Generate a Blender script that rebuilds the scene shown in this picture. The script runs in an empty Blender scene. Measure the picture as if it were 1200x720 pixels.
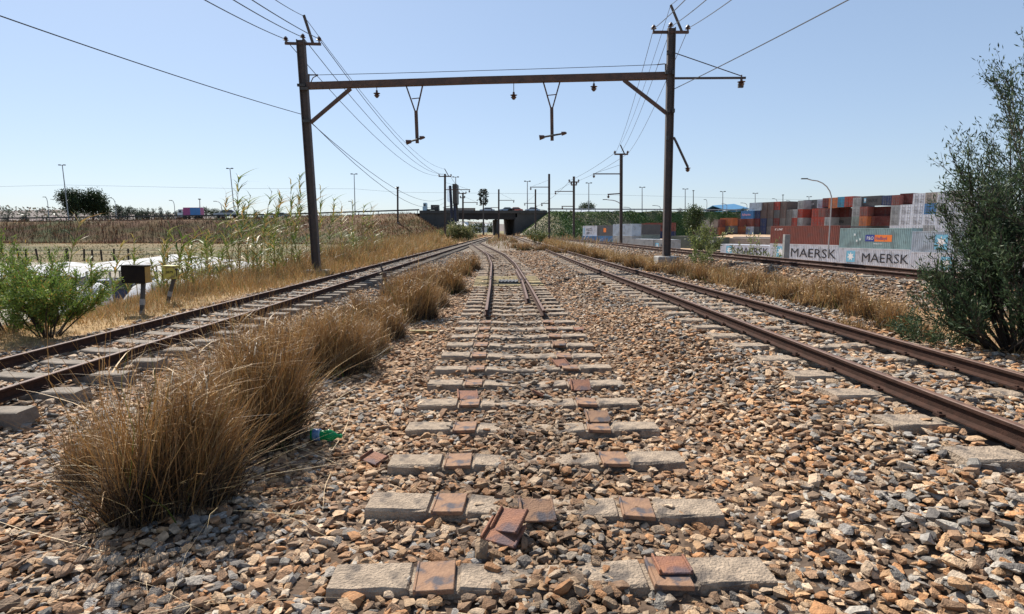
import bpy, bmesh, math, random
import numpy as np
from mathutils import Vector, Matrix
random.seed(7); rng = np.random.default_rng(7)
S = bpy.context.scene
C = S.collection
PI = math.pi
# ---------------------------------------------------------------- camera, light, sky, exposure
F = 700.0; TH = math.atan(90/700); CT, ST = math.cos(TH), math.sin(TH); EYE = 1.6
cam = bpy.data.objects.new('camera', bpy.data.cameras.new('camera')); C.objects.link(cam)
cam.data.lens = 21.0; cam.data.sensor_width = 36.0; cam.data.clip_start = 0.05; cam.data.clip_end = 9000
cam.location = (0, 0, EYE); cam.rotation_euler = (PI/2 - TH, 0, 0); S.camera = cam
SUN_AZ = math.radians(-33); SUN_EL = math.radians(47)      # azimuth measured from +Y towards +X
sd = Vector((math.sin(SUN_AZ)*math.cos(SUN_EL), math.cos(SUN_AZ)*math.cos(SUN_EL), math.sin(SUN_EL)))
sun = bpy.data.objects.new('sun', bpy.data.lights.new('sun', 'SUN')); C.objects.link(sun)
sun.data.energy = 5.0; sun.data.angle = math.radians(0.53); sun.data.color = (1, .95, .87)
sun.rotation_euler = (-sd).to_track_quat('-Z', 'Y').to_euler()
W = bpy.data.worlds.new('World'); S.world = W; W.use_nodes = True
nt = W.node_tree; bg = nt.nodes['Background']
sky = nt.nodes.new('ShaderNodeTexSky'); sky.sky_type = 'NISHITA'; sky.sun_disc = False
sky.sun_elevation = SUN_EL; sky.sun_rotation = SUN_AZ; sky.altitude = 200; sky.air_density = 1.0; sky.dust_density = 0.5; sky.ozone_density = 1.0
gam = nt.nodes.new('ShaderNodeGamma'); gam.inputs[1].default_value = .55; mul = nt.nodes.new('ShaderNodeVectorMath'); mul.operation = 'MULTIPLY'; mul.inputs[1].default_value = (1.15, 1.29, 1.51)
nt.links.new(sky.outputs[0], gam.inputs[0]); nt.links.new(gam.outputs[0], mul.inputs[0]); nt.links.new(mul.outputs[0], bg.inputs[0]); bg.inputs[1].default_value = 0.12
S.view_settings.view_transform = 'Standard'; S.view_settings.look = 'None'; S.view_settings.exposure = 0.76; S.view_settings.gamma = 1
try: S.cycles.max_bounces = 5; S.cycles.diffuse_bounces = 2; S.cycles.transparent_max_bounces = 6
except Exception: pass

# ---------------------------------------------------------------- helpers
def at(px, py, Y):
    a = (px-600)/F; b = (360-py)/F; dy = CT+b*ST; dz = -ST+b*CT; t = Y/dy
    return Vector((a*t, Y, EYE+dz*t))
def ground(px, py, z=0.0):
    a = (px-600)/F; b = (360-py)/F; dy = CT+b*ST; dz = -ST+b*CT; t = (z-EYE)/dz
    return Vector((a*t, dy*t, z))
def tag(o, label=None, cat=None, group=None, kind=None):
    if label: o['label'] = label
    if cat: o['category'] = cat
    if group: o['group'] = group
    if kind: o['kind'] = kind
    return o
def thing(name, label, cat, loc=(0,0,0), rz=0, group=None):
    o = bpy.data.objects.new(name, None); C.objects.link(o); o.empty_display_size = .2
    o.location = loc; o.rotation_euler = (0,0,rz); return tag(o, label, cat, group)
def link(name, me, parent=None, m=None, loc=None):
    o = bpy.data.objects.new(name, me); C.objects.link(o)
    if parent: o.parent = parent
    if loc is not None: o.location = loc
    if m:
        if not me.materials: me.materials.append(m)
        elif me.materials[0] is not m: o.material_slots[0].link = 'OBJECT'; o.material_slots[0].material = m
    return o
def copy_tree(o, parent=None, **kw):
    c = o.copy(); C.objects.link(c); c.parent = parent
    for ch in list(o.children): copy_tree(ch, c)
    for k, v in kw.items():
        if k == 'loc': c.location = v
        elif k == 'rz': c.rotation_euler = (0,0,v)
        else: c[k] = v
    return c
class MB:
    def __init__(s, o=(0,0,0)): s.v = []; s.f = []; s.mi = []; s.o = Vector(o); s.cur = 0; s.smooth = False
    def add(s, vs, fs):
        n = len(s.v); s.v += [tuple(Vector(p)-s.o) for p in vs]; s.f += [tuple(i+n for i in f) for f in fs]; s.mi += [s.cur]*len(fs); return s
    def box(s, x0, x1, y0, y1, z0, z1):
        return s.add([(x0,y0,z0),(x1,y0,z0),(x1,y1,z0),(x0,y1,z0),(x0,y0,z1),(x1,y0,z1),(x1,y1,z1),(x0,y1,z1)],
              [(0,3,2,1),(4,5,6,7),(0,1,5,4),(1,2,6,5),(2,3,7,6),(3,0,4,7)])
    def obox(s, c, size, R=None):      # oriented box: centre, full sizes, rotation matrix
        hx, hy, hz = [q/2 for q in size]; R = R or Matrix.Identity(3); c = Vector(c)
        P = [c+R@Vector(p) for p in [(-hx,-hy,-hz),(hx,-hy,-hz),(hx,hy,-hz),(-hx,hy,-hz),(-hx,-hy,hz),(hx,-hy,hz),(hx,hy,hz),(-hx,hy,hz)]]
        return s.add(P, [(0,3,2,1),(4,5,6,7),(0,1,5,4),(1,2,6,5),(2,3,7,6),(3,0,4,7)])
    def bar(s, a, b, w, h=None):       # rectangular bar from a to b
        a = Vector(a); b = Vector(b); d = (b-a); L = d.length; d.normalize()
        up = Vector((0,0,1)) if abs(d.z) < .95 else Vector((0,1,0))
        x = d.cross(up).normalized(); y = x.cross(d).normalized()
        return s.obox((a+b)/2, (w, L, h or w), Matrix((x, d, y)).transposed())
    def tube(s, pts, rad, n=6, cap=True):
        pts = [Vector(p) for p in pts]; m = len(pts); r = rad if hasattr(rad, '__len__') else [rad]*m
        vs = []; prev = None
        for i, p in enumerate(pts):
            d = (pts[min(i+1,m-1)]-pts[max(i-1,0)]).normalized()
            if prev is None: prev = d.orthogonal().normalized()
            x = (prev - d*prev.dot(d)).normalized(); prev = x; y = d.cross(x)
            for k in range(n):
                a = 2*PI*k/n; vs.append(p + (x*math.cos(a)+y*math.sin(a))*r[i])
        fs = [(i*n+k, i*n+(k+1)%n, (i+1)*n+(k+1)%n, (i+1)*n+k) for i in range(m-1) for k in range(n)]
        if cap: fs += [tuple(range(n))[::-1], tuple((m-1)*n+k for k in range(n))]
        return s.add(vs, fs)
    def lathe(s, c, prof, n=12, axis='z', R=None):   # prof: (r, h)
        c = Vector(c); vs = []
        for r, h in prof:
            for k in range(n):
                a = 2*PI*k/n; p = Vector((r*math.cos(a), r*math.sin(a), h))
                vs.append(c + (R@p if R else p))
        m = len(prof)
        fs = [(i*n+k, i*n+(k+1)%n, (i+1)*n+(k+1)%n, (i+1)*n+k) for i in range(m-1) for k in range(n)]
        fs += [tuple(range(n))[::-1], tuple((m-1)*n+k for k in range(n))]
        return s.add(vs, fs)
    def mesh(s, name='m', mats=(), bevel=0, smooth=False):
        me = bpy.data.meshes.new(name); me.from_pydata(s.v, [], s.f)
        for m in mats: me.materials.append(m)
        if len(mats) > 1: me.polygons.foreach_set('material_index', s.mi)
        bm = bmesh.new(); bm.from_mesh(me)
        if bevel: bmesh.ops.bevel(bm, geom=bm.edges[:], offset=bevel, segments=1, affect='EDGES', clamp_overlap=True)
        bmesh.ops.recalc_face_normals(bm, faces=bm.faces[:]); bm.to_mesh(me); bm.free()
        if smooth: me.polygons.foreach_set('use_smooth', [True]*len(me.polygons))
        me.update(); return me
    def build(s, name, mats, parent=None, bevel=0, smooth=False):
        if not isinstance(mats, (list, tuple)): mats = [mats]
        o = bpy.data.objects.new(name, s.mesh(name, mats, bevel, smooth)); C.objects.link(o)
        if parent: o.parent = parent
        else: o.location = s.o
        return o
def quads_mesh(name, V, Q, col=None, m=None):
    V = np.asarray(V, np.float32).reshape(-1,3); Q = np.asarray(Q, np.int32).reshape(-1,4)
    me = bpy.data.meshes.new(name); me.vertices.add(len(V)); me.vertices.foreach_set('co', V.ravel())
    me.loops.add(Q.size); me.loops.foreach_set('vertex_index', Q.ravel())
    me.polygons.add(len(Q)); me.polygons.foreach_set('loop_start', np.arange(0, Q.size, 4, dtype=np.int32))
    try: me.polygons.foreach_set('loop_total', np.full(len(Q), 4, np.int32))
    except Exception: pass
    if col is not None:
        a = me.attributes.new('tint', 'FLOAT_COLOR', 'POINT'); c = np.ones((len(V),4), np.float32); c[:,:3] = col; a.data.foreach_set('color', c.ravel())
    me.update(calc_edges=True); me.validate()
    if m: me.materials.append(m)
    return me
def lin(a, x, xs, ys): return np.interp(x, xs, ys)
def smooth01(t): t = np.clip(t, 0, 1); return t*t*(3-2*t)
def vnoise(x, y, s, seed=0):          # cheap value noise with numpy
    x = np.asarray(x, float)/s; y = np.asarray(y, float)/s; xi = np.floor(x); yi = np.floor(y); fx = x-xi; fy = y-yi
    h = lambda a, b: np.modf(np.abs(np.sin(a*127.1+b*311.7+seed*17.3)*43758.5453))[0]
    fx = fx*fx*(3-2*fx); fy = fy*fy*(3-2*fy)
    return (h(xi,yi)*(1-fx)+h(xi+1,yi)*fx)*(1-fy)+(h(xi,yi+1)*(1-fx)+h(xi+1,yi+1)*fx)*fy

# ---------------------------------------------------------------- materials
MATS = {}
def mat(name, c1, c2=None, rough=.85, scale=6, bump=.0, bscale=None, metal=0, detail=6, thresh=(.35,.65), spec=None, coord='Object', translucent=0, c3=None, s3=1.5):
    if name in MATS: return MATS[name]
    m = bpy.data.materials.new(name); m.use_nodes = True; t = m.node_tree; b = t.nodes['Principled BSDF']
    b.inputs['Roughness'].default_value = rough; b.inputs['Metallic'].default_value = metal
    if spec is not None: b.inputs['Specular IOR Level'].default_value = spec
    tc = t.nodes.new('ShaderNodeTexCoord')
    if c2 is None: b.inputs['Base Color'].default_value = (*c1, 1)
    else:
        n = t.nodes.new('ShaderNodeTexNoise'); n.inputs['Scale'].default_value = scale; n.inputs['Detail'].default_value = detail; n.inputs['Roughness'].default_value = .65
        t.links.new(tc.outputs[coord], n.inputs['Vector'])
        r = t.nodes.new('ShaderNodeValToRGB'); r.color_ramp.elements[0].position = thresh[0]; r.color_ramp.elements[1].position = thresh[1]
        r.color_ramp.elements[0].color = (*c1,1); r.color_ramp.elements[1].color = (*c2,1); t.links.new(n.outputs['Fac'], r.inputs[0])
        out = r.outputs[0]
        if c3:
            n2 = t.nodes.new('ShaderNodeTexNoise'); n2.inputs['Scale'].default_value = s3; n2.inputs['Detail'].default_value = 5; t.links.new(tc.outputs[coord], n2.inputs['Vector'])
            r2 = t.nodes.new('ShaderNodeValToRGB'); r2.color_ramp.elements[0].position = .52; r2.color_ramp.elements[1].position = .62; t.links.new(n2.outputs['Fac'], r2.inputs[0])
            mx = t.nodes.new('ShaderNodeMixRGB'); mx.inputs[2].default_value = (*c3,1); t.links.new(r2.outputs[0], mx.inputs[0]); t.links.new(out, mx.inputs[1]); out = mx.outputs[0]
        t.links.new(out, b.inputs['Base Color'])
    if bump:
        n = t.nodes.new('ShaderNodeTexNoise'); n.inputs['Scale'].default_value = bscale or scale*4; n.inputs['Detail'].default_value = 8; t.links.new(tc.outputs[coord], n.inputs['Vector'])
        bp = t.nodes.new('ShaderNodeBump'); bp.inputs['Strength'].default_value = bump; bp.inputs['Distance'].default_value = .02; t.links.new(n.outputs['Fac'], bp.inputs['Height']); t.links.new(bp.outputs[0], b.inputs['Normal'])
    MATS[name] = m; return m
def leafmat(name, trans=.35, rough=.6, kind='GEOMETRY'):      # colour per blade/leaf from attribute 'tint'
    m = bpy.data.materials.new(name); m.use_nodes = True; t = m.node_tree; b = t.nodes['Principled BSDF']; b.inputs['Roughness'].default_value = rough; b.inputs['Specular IOR Level'].default_value = .25
    a = t.nodes.new('ShaderNodeAttribute'); a.attribute_type = kind; a.attribute_name = 'tint'; t.links.new(a.outputs['Color'], b.inputs['Base Color'])
    if trans:
        tr = t.nodes.new('ShaderNodeBsdfTranslucent'); t.links.new(a.outputs['Color'], tr.inputs[0]); mx = t.nodes.new('ShaderNodeMixShader'); mx.inputs[0].default_value = trans
        o = t.nodes['Material Output']; t.links.new(b.outputs[0], mx.inputs[1]); t.links.new(tr.outputs[0], mx.inputs[2]); t.links.new(mx.outputs[0], o.inputs[0])
    return m
GRASS = leafmat('dry_grass_blades', .14, .55); LEAF = leafmat('leaves', .25, .5)
CONC = mat('sleeper_concrete', (.40,.305,.215), (.21,.16,.115), .95, 13, .9, 70, c3=(.12,.095,.075), s3=5)
CONCG = mat('grey_concrete', (.30,.285,.26), (.21,.20,.19), .95, 3, .4, 60)
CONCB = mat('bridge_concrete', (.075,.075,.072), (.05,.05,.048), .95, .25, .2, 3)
CONCD = mat('dark_girder_concrete', (.035,.033,.032), (.022,.022,.022), .95, .3)  # near-black concrete for the bridge deck and girders
RUST = mat('rail_rust', (.06,.03,.021), (.034,.019,.014), .85, 14, .3, 120, spec=.12)
RAILTOP = mat('rail_head_rust', (.17,.095,.065), (.09,.05,.036), .6, 10, .15, 90, spec=.25)
PLATE = mat('rusty_plate', (.30,.175,.105), (.19,.11,.07), .8, 12, .35, 90, c3=(.085,.075,.08), s3=9, spec=.2)
PLATE2 = mat('orange_rusty_plate', (.28,.115,.055), (.16,.065,.04), .8, 12, .4, 90, c3=(.10,.06,.06), s3=6)
STEEL = mat('weathered_mast_steel', (.085,.06,.05), (.05,.042,.04), .7, 3, .2, 30)
STEELR = mat('rusted_mast_steel', (.11,.06,.042), (.06,.038,.03), .75, 4, .2, 30)
DARK = mat('dark_fitting', (.03,.028,.027), (.05,.045,.04), .6, 8)
GALV = mat('galvanised_steel', (.33,.34,.35), (.25,.26,.27), .5, 2, metal=.3)
PORC = mat('brown_porcelain', (.07,.035,.025), None, .25)
WIRE = mat('dark_wire', (.035,.035,.04), None, .6)
WOODY = mat('pale_timber', (.36,.28,.13), (.24,.18,.09), .9, 6, .4, 50)
BARK = mat('dark_bark', (.07,.05,.035), (.04,.03,.022), .95, 12, .4, 60)
ASPH = mat('asphalt', (.055,.055,.055), (.045,.045,.045), .9, 1)
WHITE = mat('white_paint', (.72,.72,.70), (.62,.62,.61), .5, 1.2)
GLASS = mat('dark_glass', (.02,.03,.045), None, .08)
RUBBER = mat('tyre_rubber', (.02,.02,.02), None, .9)

# ---------------------------------------------------------------- the lie of the land
c1 = lambda Y: np.full_like(np.asarray(Y, float), -5.38)
c2 = lambda Y: np.interp(Y, [1,11,16,21,27,33.5,37.3,46.7,57,68.6,76,86,96], [.2,.06,-.05,-.2,-.38,-.74,-.97,-1.9,-2.95,-4.05,-4.75,-5.25,-5.38])
c3 = lambda Y: np.interp(Y, [0,4,8,14,22,35,50,80,110,175], [3.6,3.50,3.42,3.30,3.2,3.05,2.85,2.3,1.5,-1])
c4 = lambda Y: np.interp(Y, [0,8,12,15,21,30,50,90,130,175], [10.9,10.1,9.6,9.3,8.75,8.25,7.8,6.5,3.5,0])
z3 = lambda Y: np.interp(Y, [0,10,20,37,80], [.355,.355,.27,.17,.02])
z4 = lambda Y: np.interp(Y, [0,21,55,110,150], [.53,.53,.48,.2,.02])
road_y = lambda X: 185 + .8*np.maximum(0, np.asarray(X, float)-14)
road_z = lambda X: np.where(np.asarray(X) > 0, 1.6+.0295*road_y(X), np.interp(X, [-900,-400,-158,-76,-29,0], [3.2,3.6,4.2,5.3,6.8,7.06]))
def H(x, Y, rough=True):
    x = np.asarray(x, float); Y = np.asarray(Y, float); x, Y = np.broadcast_arrays(x, Y)
    lf = np.interp(x, [-500,-60,-16,-13,-9.6,-8,-7,-6.3,-5.9,-4.85,-4.3,-3.6,-2.4,-1.3,-1,1.2,1.6,3], [-2.2,-2.2,-2.2,-1.35,-.22,-.12,-.12,-.08,-.07,-.07,-.16,-.15,-.12,-.08,-.062,-.062,-.04,-.04])
    far = smooth01((Y-100)/60); lf = lf*(1-far*(x > -20)) if True else lf
    C3, C4, Z3, Z4 = c3(Y), c4(Y), z3(Y), z4(Y)
    h3 = np.where(x < C3, Z3-.07-.36*np.maximum(0, C3-x-1.2), np.where(x < C4+1, Z3-.07-.03*np.clip(x-C3-1.2,0,2), -9))
    h4 = Z4-.05-.5*np.maximum(0, np.abs(x-C4)-1.15)
    yz = np.where(x/np.maximum(Y,1) > .35, np.interp(Y, [112,140], [-3.5,.1]), np.interp(Y, [112,150,174], [-3.5,-2.5,-.8]))
    yard = np.where(x > C4+1, np.maximum(yz, -9), -9)
    h = np.where(x < C4, np.maximum(np.maximum(np.where(x > 1.5, -.04, lf), h3), h4), np.maximum(yard, h4))
    # road fill
    Yr, Zr = road_y(x), road_z(x)
    wid = np.where(x < 0, np.interp(x, [-90,-60,-30,0], [10,16,26,20]), np.interp(x, [10,60], [17,11]))
    ramp = np.clip((Y-(Yr-wid))/(wid-1), 0, 1)
    side = np.where(x < -8, np.clip((-17-x)/13, 0, 1), np.clip((x-1.0)/10.5, 0, 1))
    top = np.minimum(ramp, side); back = np.clip((Yr+34-Y)/18, 0, 1); top = np.minimum(top, back)
    e = Zr*top
    bumps = 0
    if rough:
        bumps = (vnoise(x,Y,3.1,3)-.5)*.5*top + (vnoise(x,Y,1.3,4)-.5)*.25*top*(top < .97)
        near = (x > -7)&(x < C4+2)
        bumps = bumps + np.where(near, (vnoise(x,Y,.5,1)-.5)*.03, (vnoise(x,Y,2.2,2)-.5)*.15)
    h = np.where(top > 0, np.maximum(h, np.where(e > .02, h*(1-top)+e, h)), h)
    # beyond the road the land lies low and level
    return h + bumps
def Hs(x, Y): return float(H(np.array([x]), np.array([Y]))[0])
def mixc(a, b, t): return a*(1-t)[..., None]+b*t[..., None]
def land_colour(x, Y):
    c = lambda *v: np.broadcast_to(np.array(v), x.shape+(3,)).copy()
    n1 = vnoise(x,Y,2.3,11); n2 = vnoise(x,Y,.45,12); n3 = vnoise(x,Y,14,13)
    soil = mixc(c(.30,.19,.10), c(.20,.13,.075), n1*.7+n2*.3)
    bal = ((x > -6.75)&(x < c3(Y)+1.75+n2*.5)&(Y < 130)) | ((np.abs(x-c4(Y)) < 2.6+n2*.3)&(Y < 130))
    col = soil
    west = x < -7.2
    col = np.where(west[...,None], mixc(c(.33,.215,.10), c(.22,.15,.075), n1), col)
    yardw = (x < -15)&(Y < 72); col = np.where(yardw[...,None], mixc(c(.30,.27,.22), c(.22,.19,.14), n3), col)
    field = (x < -13)&(Y >= 72)&(Y < 168); col = np.where(field[...,None], mixc(c(.17,.12,.06), c(.075,.08,.035), smooth01(n1*.6+n3*.7-.2)), col)
    yarde = (x > c4(Y)+3); col = np.where(yarde[...,None], mixc(c(.42,.28,.17), c(.33,.25,.18), n3), col)
    Yr = road_y(x); wid = np.where(x < 0, np.interp(x, [-90,-60,-30,0], [14,20,28,24]), 24)
    emb = (Y > Yr-wid)&(Y < Yr+40)&(np.abs(x+8) > 9)
    cw = mixc(c(.13,.07,.042), c(.17,.11,.055), smooth01(n1*1.5-.3)); cw = mixc(cw, c(.07,.09,.035), smooth01((n3*.5+n2*.5-.5)*4))
    ce = mixc(c(.045,.085,.022), c(.085,.12,.04), n1); ce = mixc(ce, c(.20,.17,.10), smooth01((vnoise(x,Y,6,5)-.62)*5)); ce = mixc(c(.30,.25,.18), ce, smooth01((x-7.5)/5+n1*.4))
    col = np.where((emb&(x < 0))[...,None], cw, col); col = np.where((emb&(x > 0))[...,None], ce, col)
    mid = (Y > 120)&(x > -30)&(x < 12)&~emb; col = np.where(mid[...,None], mixc(c(.40,.23,.13), c(.24,.17,.08), n1), col)
    farz = Y > Yr+40; col = np.where(farz[...,None], mixc(c(.25,.19,.10), c(.12,.13,.06), n3), col)
    col = np.where(bal[...,None], mixc(c(.13,.085,.055), c(.09,.065,.048), n2), col); sandy = bal&(np.abs(x+1.75) < .6)&(Y > 4); col = np.where(sandy[...,None], mixc(c(.30,.19,.11), c(.2,.13,.08), n2), col)  # brown fines under the ballast, darkened to paint shade into the gaps
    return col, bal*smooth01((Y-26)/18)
def axis(*seg):
    out = []
    for a, b, d in seg: out += list(np.arange(a, b, d))
    return np.array(out)
gx = axis((-4000,-900,400),(-900,-240,60),(-240,-60,6),(-60,-20,2),(-20,-12,.5),(-12,12,.16),(12,24,.6),(24,120,3),(120,420,6),(420,900,60),(900,4001,400))
gy = axis((-30,-2,2),(-2,10,.14),(10,24,.3),(24,60,.8),(60,140,2.5),(140,260,1.6),(260,500,16),(500,1000,60),(1000,6001,500))
GX, GY = np.meshgrid(gx, gy); GZ = H(GX, GY)
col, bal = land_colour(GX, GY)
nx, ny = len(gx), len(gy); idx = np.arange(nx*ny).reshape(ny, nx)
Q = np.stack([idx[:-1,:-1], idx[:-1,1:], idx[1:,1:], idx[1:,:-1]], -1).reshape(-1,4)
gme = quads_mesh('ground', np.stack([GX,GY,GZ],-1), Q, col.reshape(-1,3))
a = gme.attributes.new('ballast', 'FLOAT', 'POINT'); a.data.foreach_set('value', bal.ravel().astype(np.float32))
gme.polygons.foreach_set('use_smooth', [True]*len(gme.polygons))
gm = bpy.data.materials.new('ground_soil_and_ballast'); gm.use_nodes = True; t = gm.node_tree; b = t.nodes['Principled BSDF']; b.inputs['Roughness'].default_value = .95; b.inputs['Specular IOR Level'].default_value = .15
N = t.nodes.new; Lk = t.links.new
at1 = N('ShaderNodeAttribute'); at1.attribute_name = 'tint'; at2 = N('ShaderNodeAttribute'); at2.attribute_name = 'ballast'
tc = N('ShaderNodeTexCoord'); nz = N('ShaderNodeTexNoise'); nz.inputs['Scale'].default_value = 9; nz.inputs['Detail'].default_value = 9; Lk(tc.outputs['Object'], nz.inputs['Vector'])
nb = N('ShaderNodeTexNoise'); nb.inputs['Scale'].default_value = .7; nb.inputs['Detail'].default_value = 8; nb.inputs['Roughness'].default_value = .7; Lk(tc.outputs['Object'], nb.inputs['Vector'])
ad = N('ShaderNodeMath'); ad.operation = 'ADD'; Lk(nz.outputs['Fac'], ad.inputs[0]); Lk(nb.outputs['Fac'], ad.inputs[1])
mr = N('ShaderNodeMapRange'); mr.inputs[1].default_value = .65; mr.inputs[2].default_value = 1.35; mr.inputs[3].default_value = .5; mr.inputs[4].default_value = 1.5; Lk(ad.outputs[0], mr.inputs[0])
vm = N('ShaderNodeVectorMath'); vm.operation = 'SCALE'; Lk(at1.outputs['Color'], vm.inputs[0]); Lk(mr.outputs[0], vm.inputs['Scale'])
vo = N('ShaderNodeTexVoronoi'); vo.inputs['Scale'].default_value = 16; Lk(tc.outputs['Object'], vo.inputs['Vector'])
rp = N('ShaderNodeValToRGB'); rp.color_ramp.interpolation = 'CONSTANT'; els = rp.color_ramp.elements
cols = [(.10,.08,.06),(.27,.18,.11),(.22,.20,.17),(.18,.12,.08),(.31,.23,.15),(.14,.13,.12),(.32,.28,.23)]
els[0].color = (*cols[0],1); els[1].position = 1/7; els[1].color = (*cols[1],1)
for k in range(2,7): e = els.new(k/7); e.color = (*cols[k],1)
sx = N('ShaderNodeSeparateColor'); Lk(vo.outputs['Color'], sx.inputs[0]); Lk(sx.outputs[0], rp.inputs[0])
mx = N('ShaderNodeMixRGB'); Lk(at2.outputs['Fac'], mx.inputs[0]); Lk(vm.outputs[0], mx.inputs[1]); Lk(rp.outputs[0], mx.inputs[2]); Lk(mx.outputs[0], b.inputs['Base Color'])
inv = N('ShaderNodeMath'); inv.operation = 'MULTIPLY_ADD'; inv.inputs[1].default_value = -1.2; inv.inputs[2].default_value = 1; Lk(vo.outputs['Distance'], inv.inputs[0])
mb = N('ShaderNodeMixRGB'); Lk(at2.outputs['Fac'], mb.inputs[0]); Lk(nz.outputs['Fac'], mb.inputs[1]); Lk(inv.outputs[0], mb.inputs[2])
bp = N('ShaderNodeBump'); bp.inputs['Strength'].default_value = .8; bp.inputs['Distance'].default_value = .06; Lk(mb.outputs[0], bp.inputs['Height']); Lk(bp.outputs[0], b.inputs['Normal'])
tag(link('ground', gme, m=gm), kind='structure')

# distant hills beyond the road on the left
def ridge(name, x0, x1, Y, zf, depth, col, col2, seed):
    xs = np.linspace(x0, x1, 160); V = []; n = 9
    for j in range(n):
        f = j/(n-1); prof = math.sin(f*PI)
        z = -3 + (zf(xs)+3)*prof + (vnoise(xs, xs*0+j*7, 26, seed)-.5)*4*prof
        V += [np.stack([xs, xs*0+Y-depth/2+depth*f, z], -1)]
    V = np.stack(V); i = np.arange(n*160).reshape(n,160)
    Q = np.stack([i[:-1,:-1], i[:-1,1:], i[1:,1:], i[1:,:-1]], -1)
    o = link(name, quads_mesh(name, V, Q, m=mat(name+'_scrub', col, col2, .95, .02, detail=10))); return tag(o, kind='structure')
ridge('hill', -1500, -180, 900, lambda x: np.interp(x, [-1500,-800,-640,-520,-430,-330,-180], [30,31,30,27,22,16,6]), 420, (.17,.12,.11), (.10,.085,.07), 1)
ridge('hill', -760, 60, 1500, lambda x: np.interp(x, [-760,-500,-200,60], [30,38,30,10]), 500, (.10,.10,.09), (.07,.075,.07), 2)

# ---------------------------------------------------------------- rails and sleepers
PROF = [(-.065,0),(.065,0),(.065,.012),(.012,.03),(.009,.105),(.035,.118),(.035,.146),(.027,.152),(-.027,.152),(-.035,.146),(-.035,.118),(-.009,.105),(-.012,.03),(-.065,.012)]
PROF = [(a*.72, h*.78) for a, h in PROF]
def rail_mesh(pts):
    pts = [Vector(p) for p in pts]; n = len(PROF); mb = MB(pts[0]); vs = []
    for i, p in enumerate(pts):
        d = pts[min(i+1,len(pts)-1)]-pts[max(i-1,0)]; d.z = 0; d.normalize(); x = Vector((d.y, -d.x, 0))
        for a, h in PROF: vs.append(p + x*a + Vector((0,0,h)))
    fs = []; mi = []
    for i in range(len(pts)-1):
        for k in range(n):
            fs.append((i*n+k, i*n+(k+1)%n, (i+1)*n+(k+1)%n, (i+1)*n+k)); mi.append(1 if k in (6,7,8) else 0)
    fs += [tuple(range(n))[::-1], tuple((len(pts)-1)*n+k for k in range(n))]; mi += [0,0]
    mb.add(vs, fs); mb.mi = mi; return mb
def sleeper_mesh(name, mats, half=1.03, seat=(.44,.66), deep=.2):
    sec = [(-half-.02,-deep,.11),(-half,-.012,.10),(-half+.012,0,.095)]
    a, b_ = seat
    L = [(b_+.012,0),(b_,-.022),(a,-.022),(a-.012,-.002),(.22,-.018),(0,-.022)]
    L = [(half-.12,.001),(half-.25,-.001)]+L; L = L[:4]+[((a+b_)/2,-.0225)]+L[4:] if False else L
    xs = [(-half,-.0),]+[(-p, z) for p, z in L]+[(p, z) for p, z in L[::-1][1:]]+[(half,0)]; j = lambda k: random.uniform(-k, k)
    xs = [(x, z+j(.003)) for x, z in xs]
    vs = []; fs = []
    for x, z in xs:
        for y, zz in [(-.135,-deep),(-.112+j(.003),z-.012+j(.006)),(-.098+j(.007),z+j(.002)),(.098+j(.007),z),(.112,z-.014),(.135,-deep)]: vs.append((x*(1.012 if zz == -deep else 1), y, zz))
    m = len(xs)
    for i in range(m-1):
        for k in range(6): fs.append((i*6+k, i*6+(k+1)%6, (i+1)*6+(k+1)%6, (i+1)*6+k))
    fs += [tuple(range(6)), tuple((m-1)*6+k for k in range(6))[::-1]]
    return MB().add(vs, fs).mesh(name, mats)
CONCS = mat('dark_sleeper_concrete', (.25,.205,.16), (.15,.125,.10), .95, 7, .5, 80)  # darker sleeper concrete for the leftmost and the raised track
SLEEPERS = [sleeper_mesh('sleeper', [CONC]) for _ in range(6)]; SLEEPER = SLEEPERS[0]; SLEEPER_G = sleeper_mesh('dark_sleeper', [CONCS]); SLEEPER_T = None
tm = MB().box(-1.05,1.05,-.12,.12,-.14,0); TIMBER = tm.mesh('timber_sleeper', [WOODY], bevel=.008)
FOOT = []      # sleeper footprints (x, y, angle, half length) to keep stones off
def frame(cf, Y):
    d = float(cf(Y+.3)-cf(Y-.3))/.6; a = -math.atan(d); return float(cf(Y)), a
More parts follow.
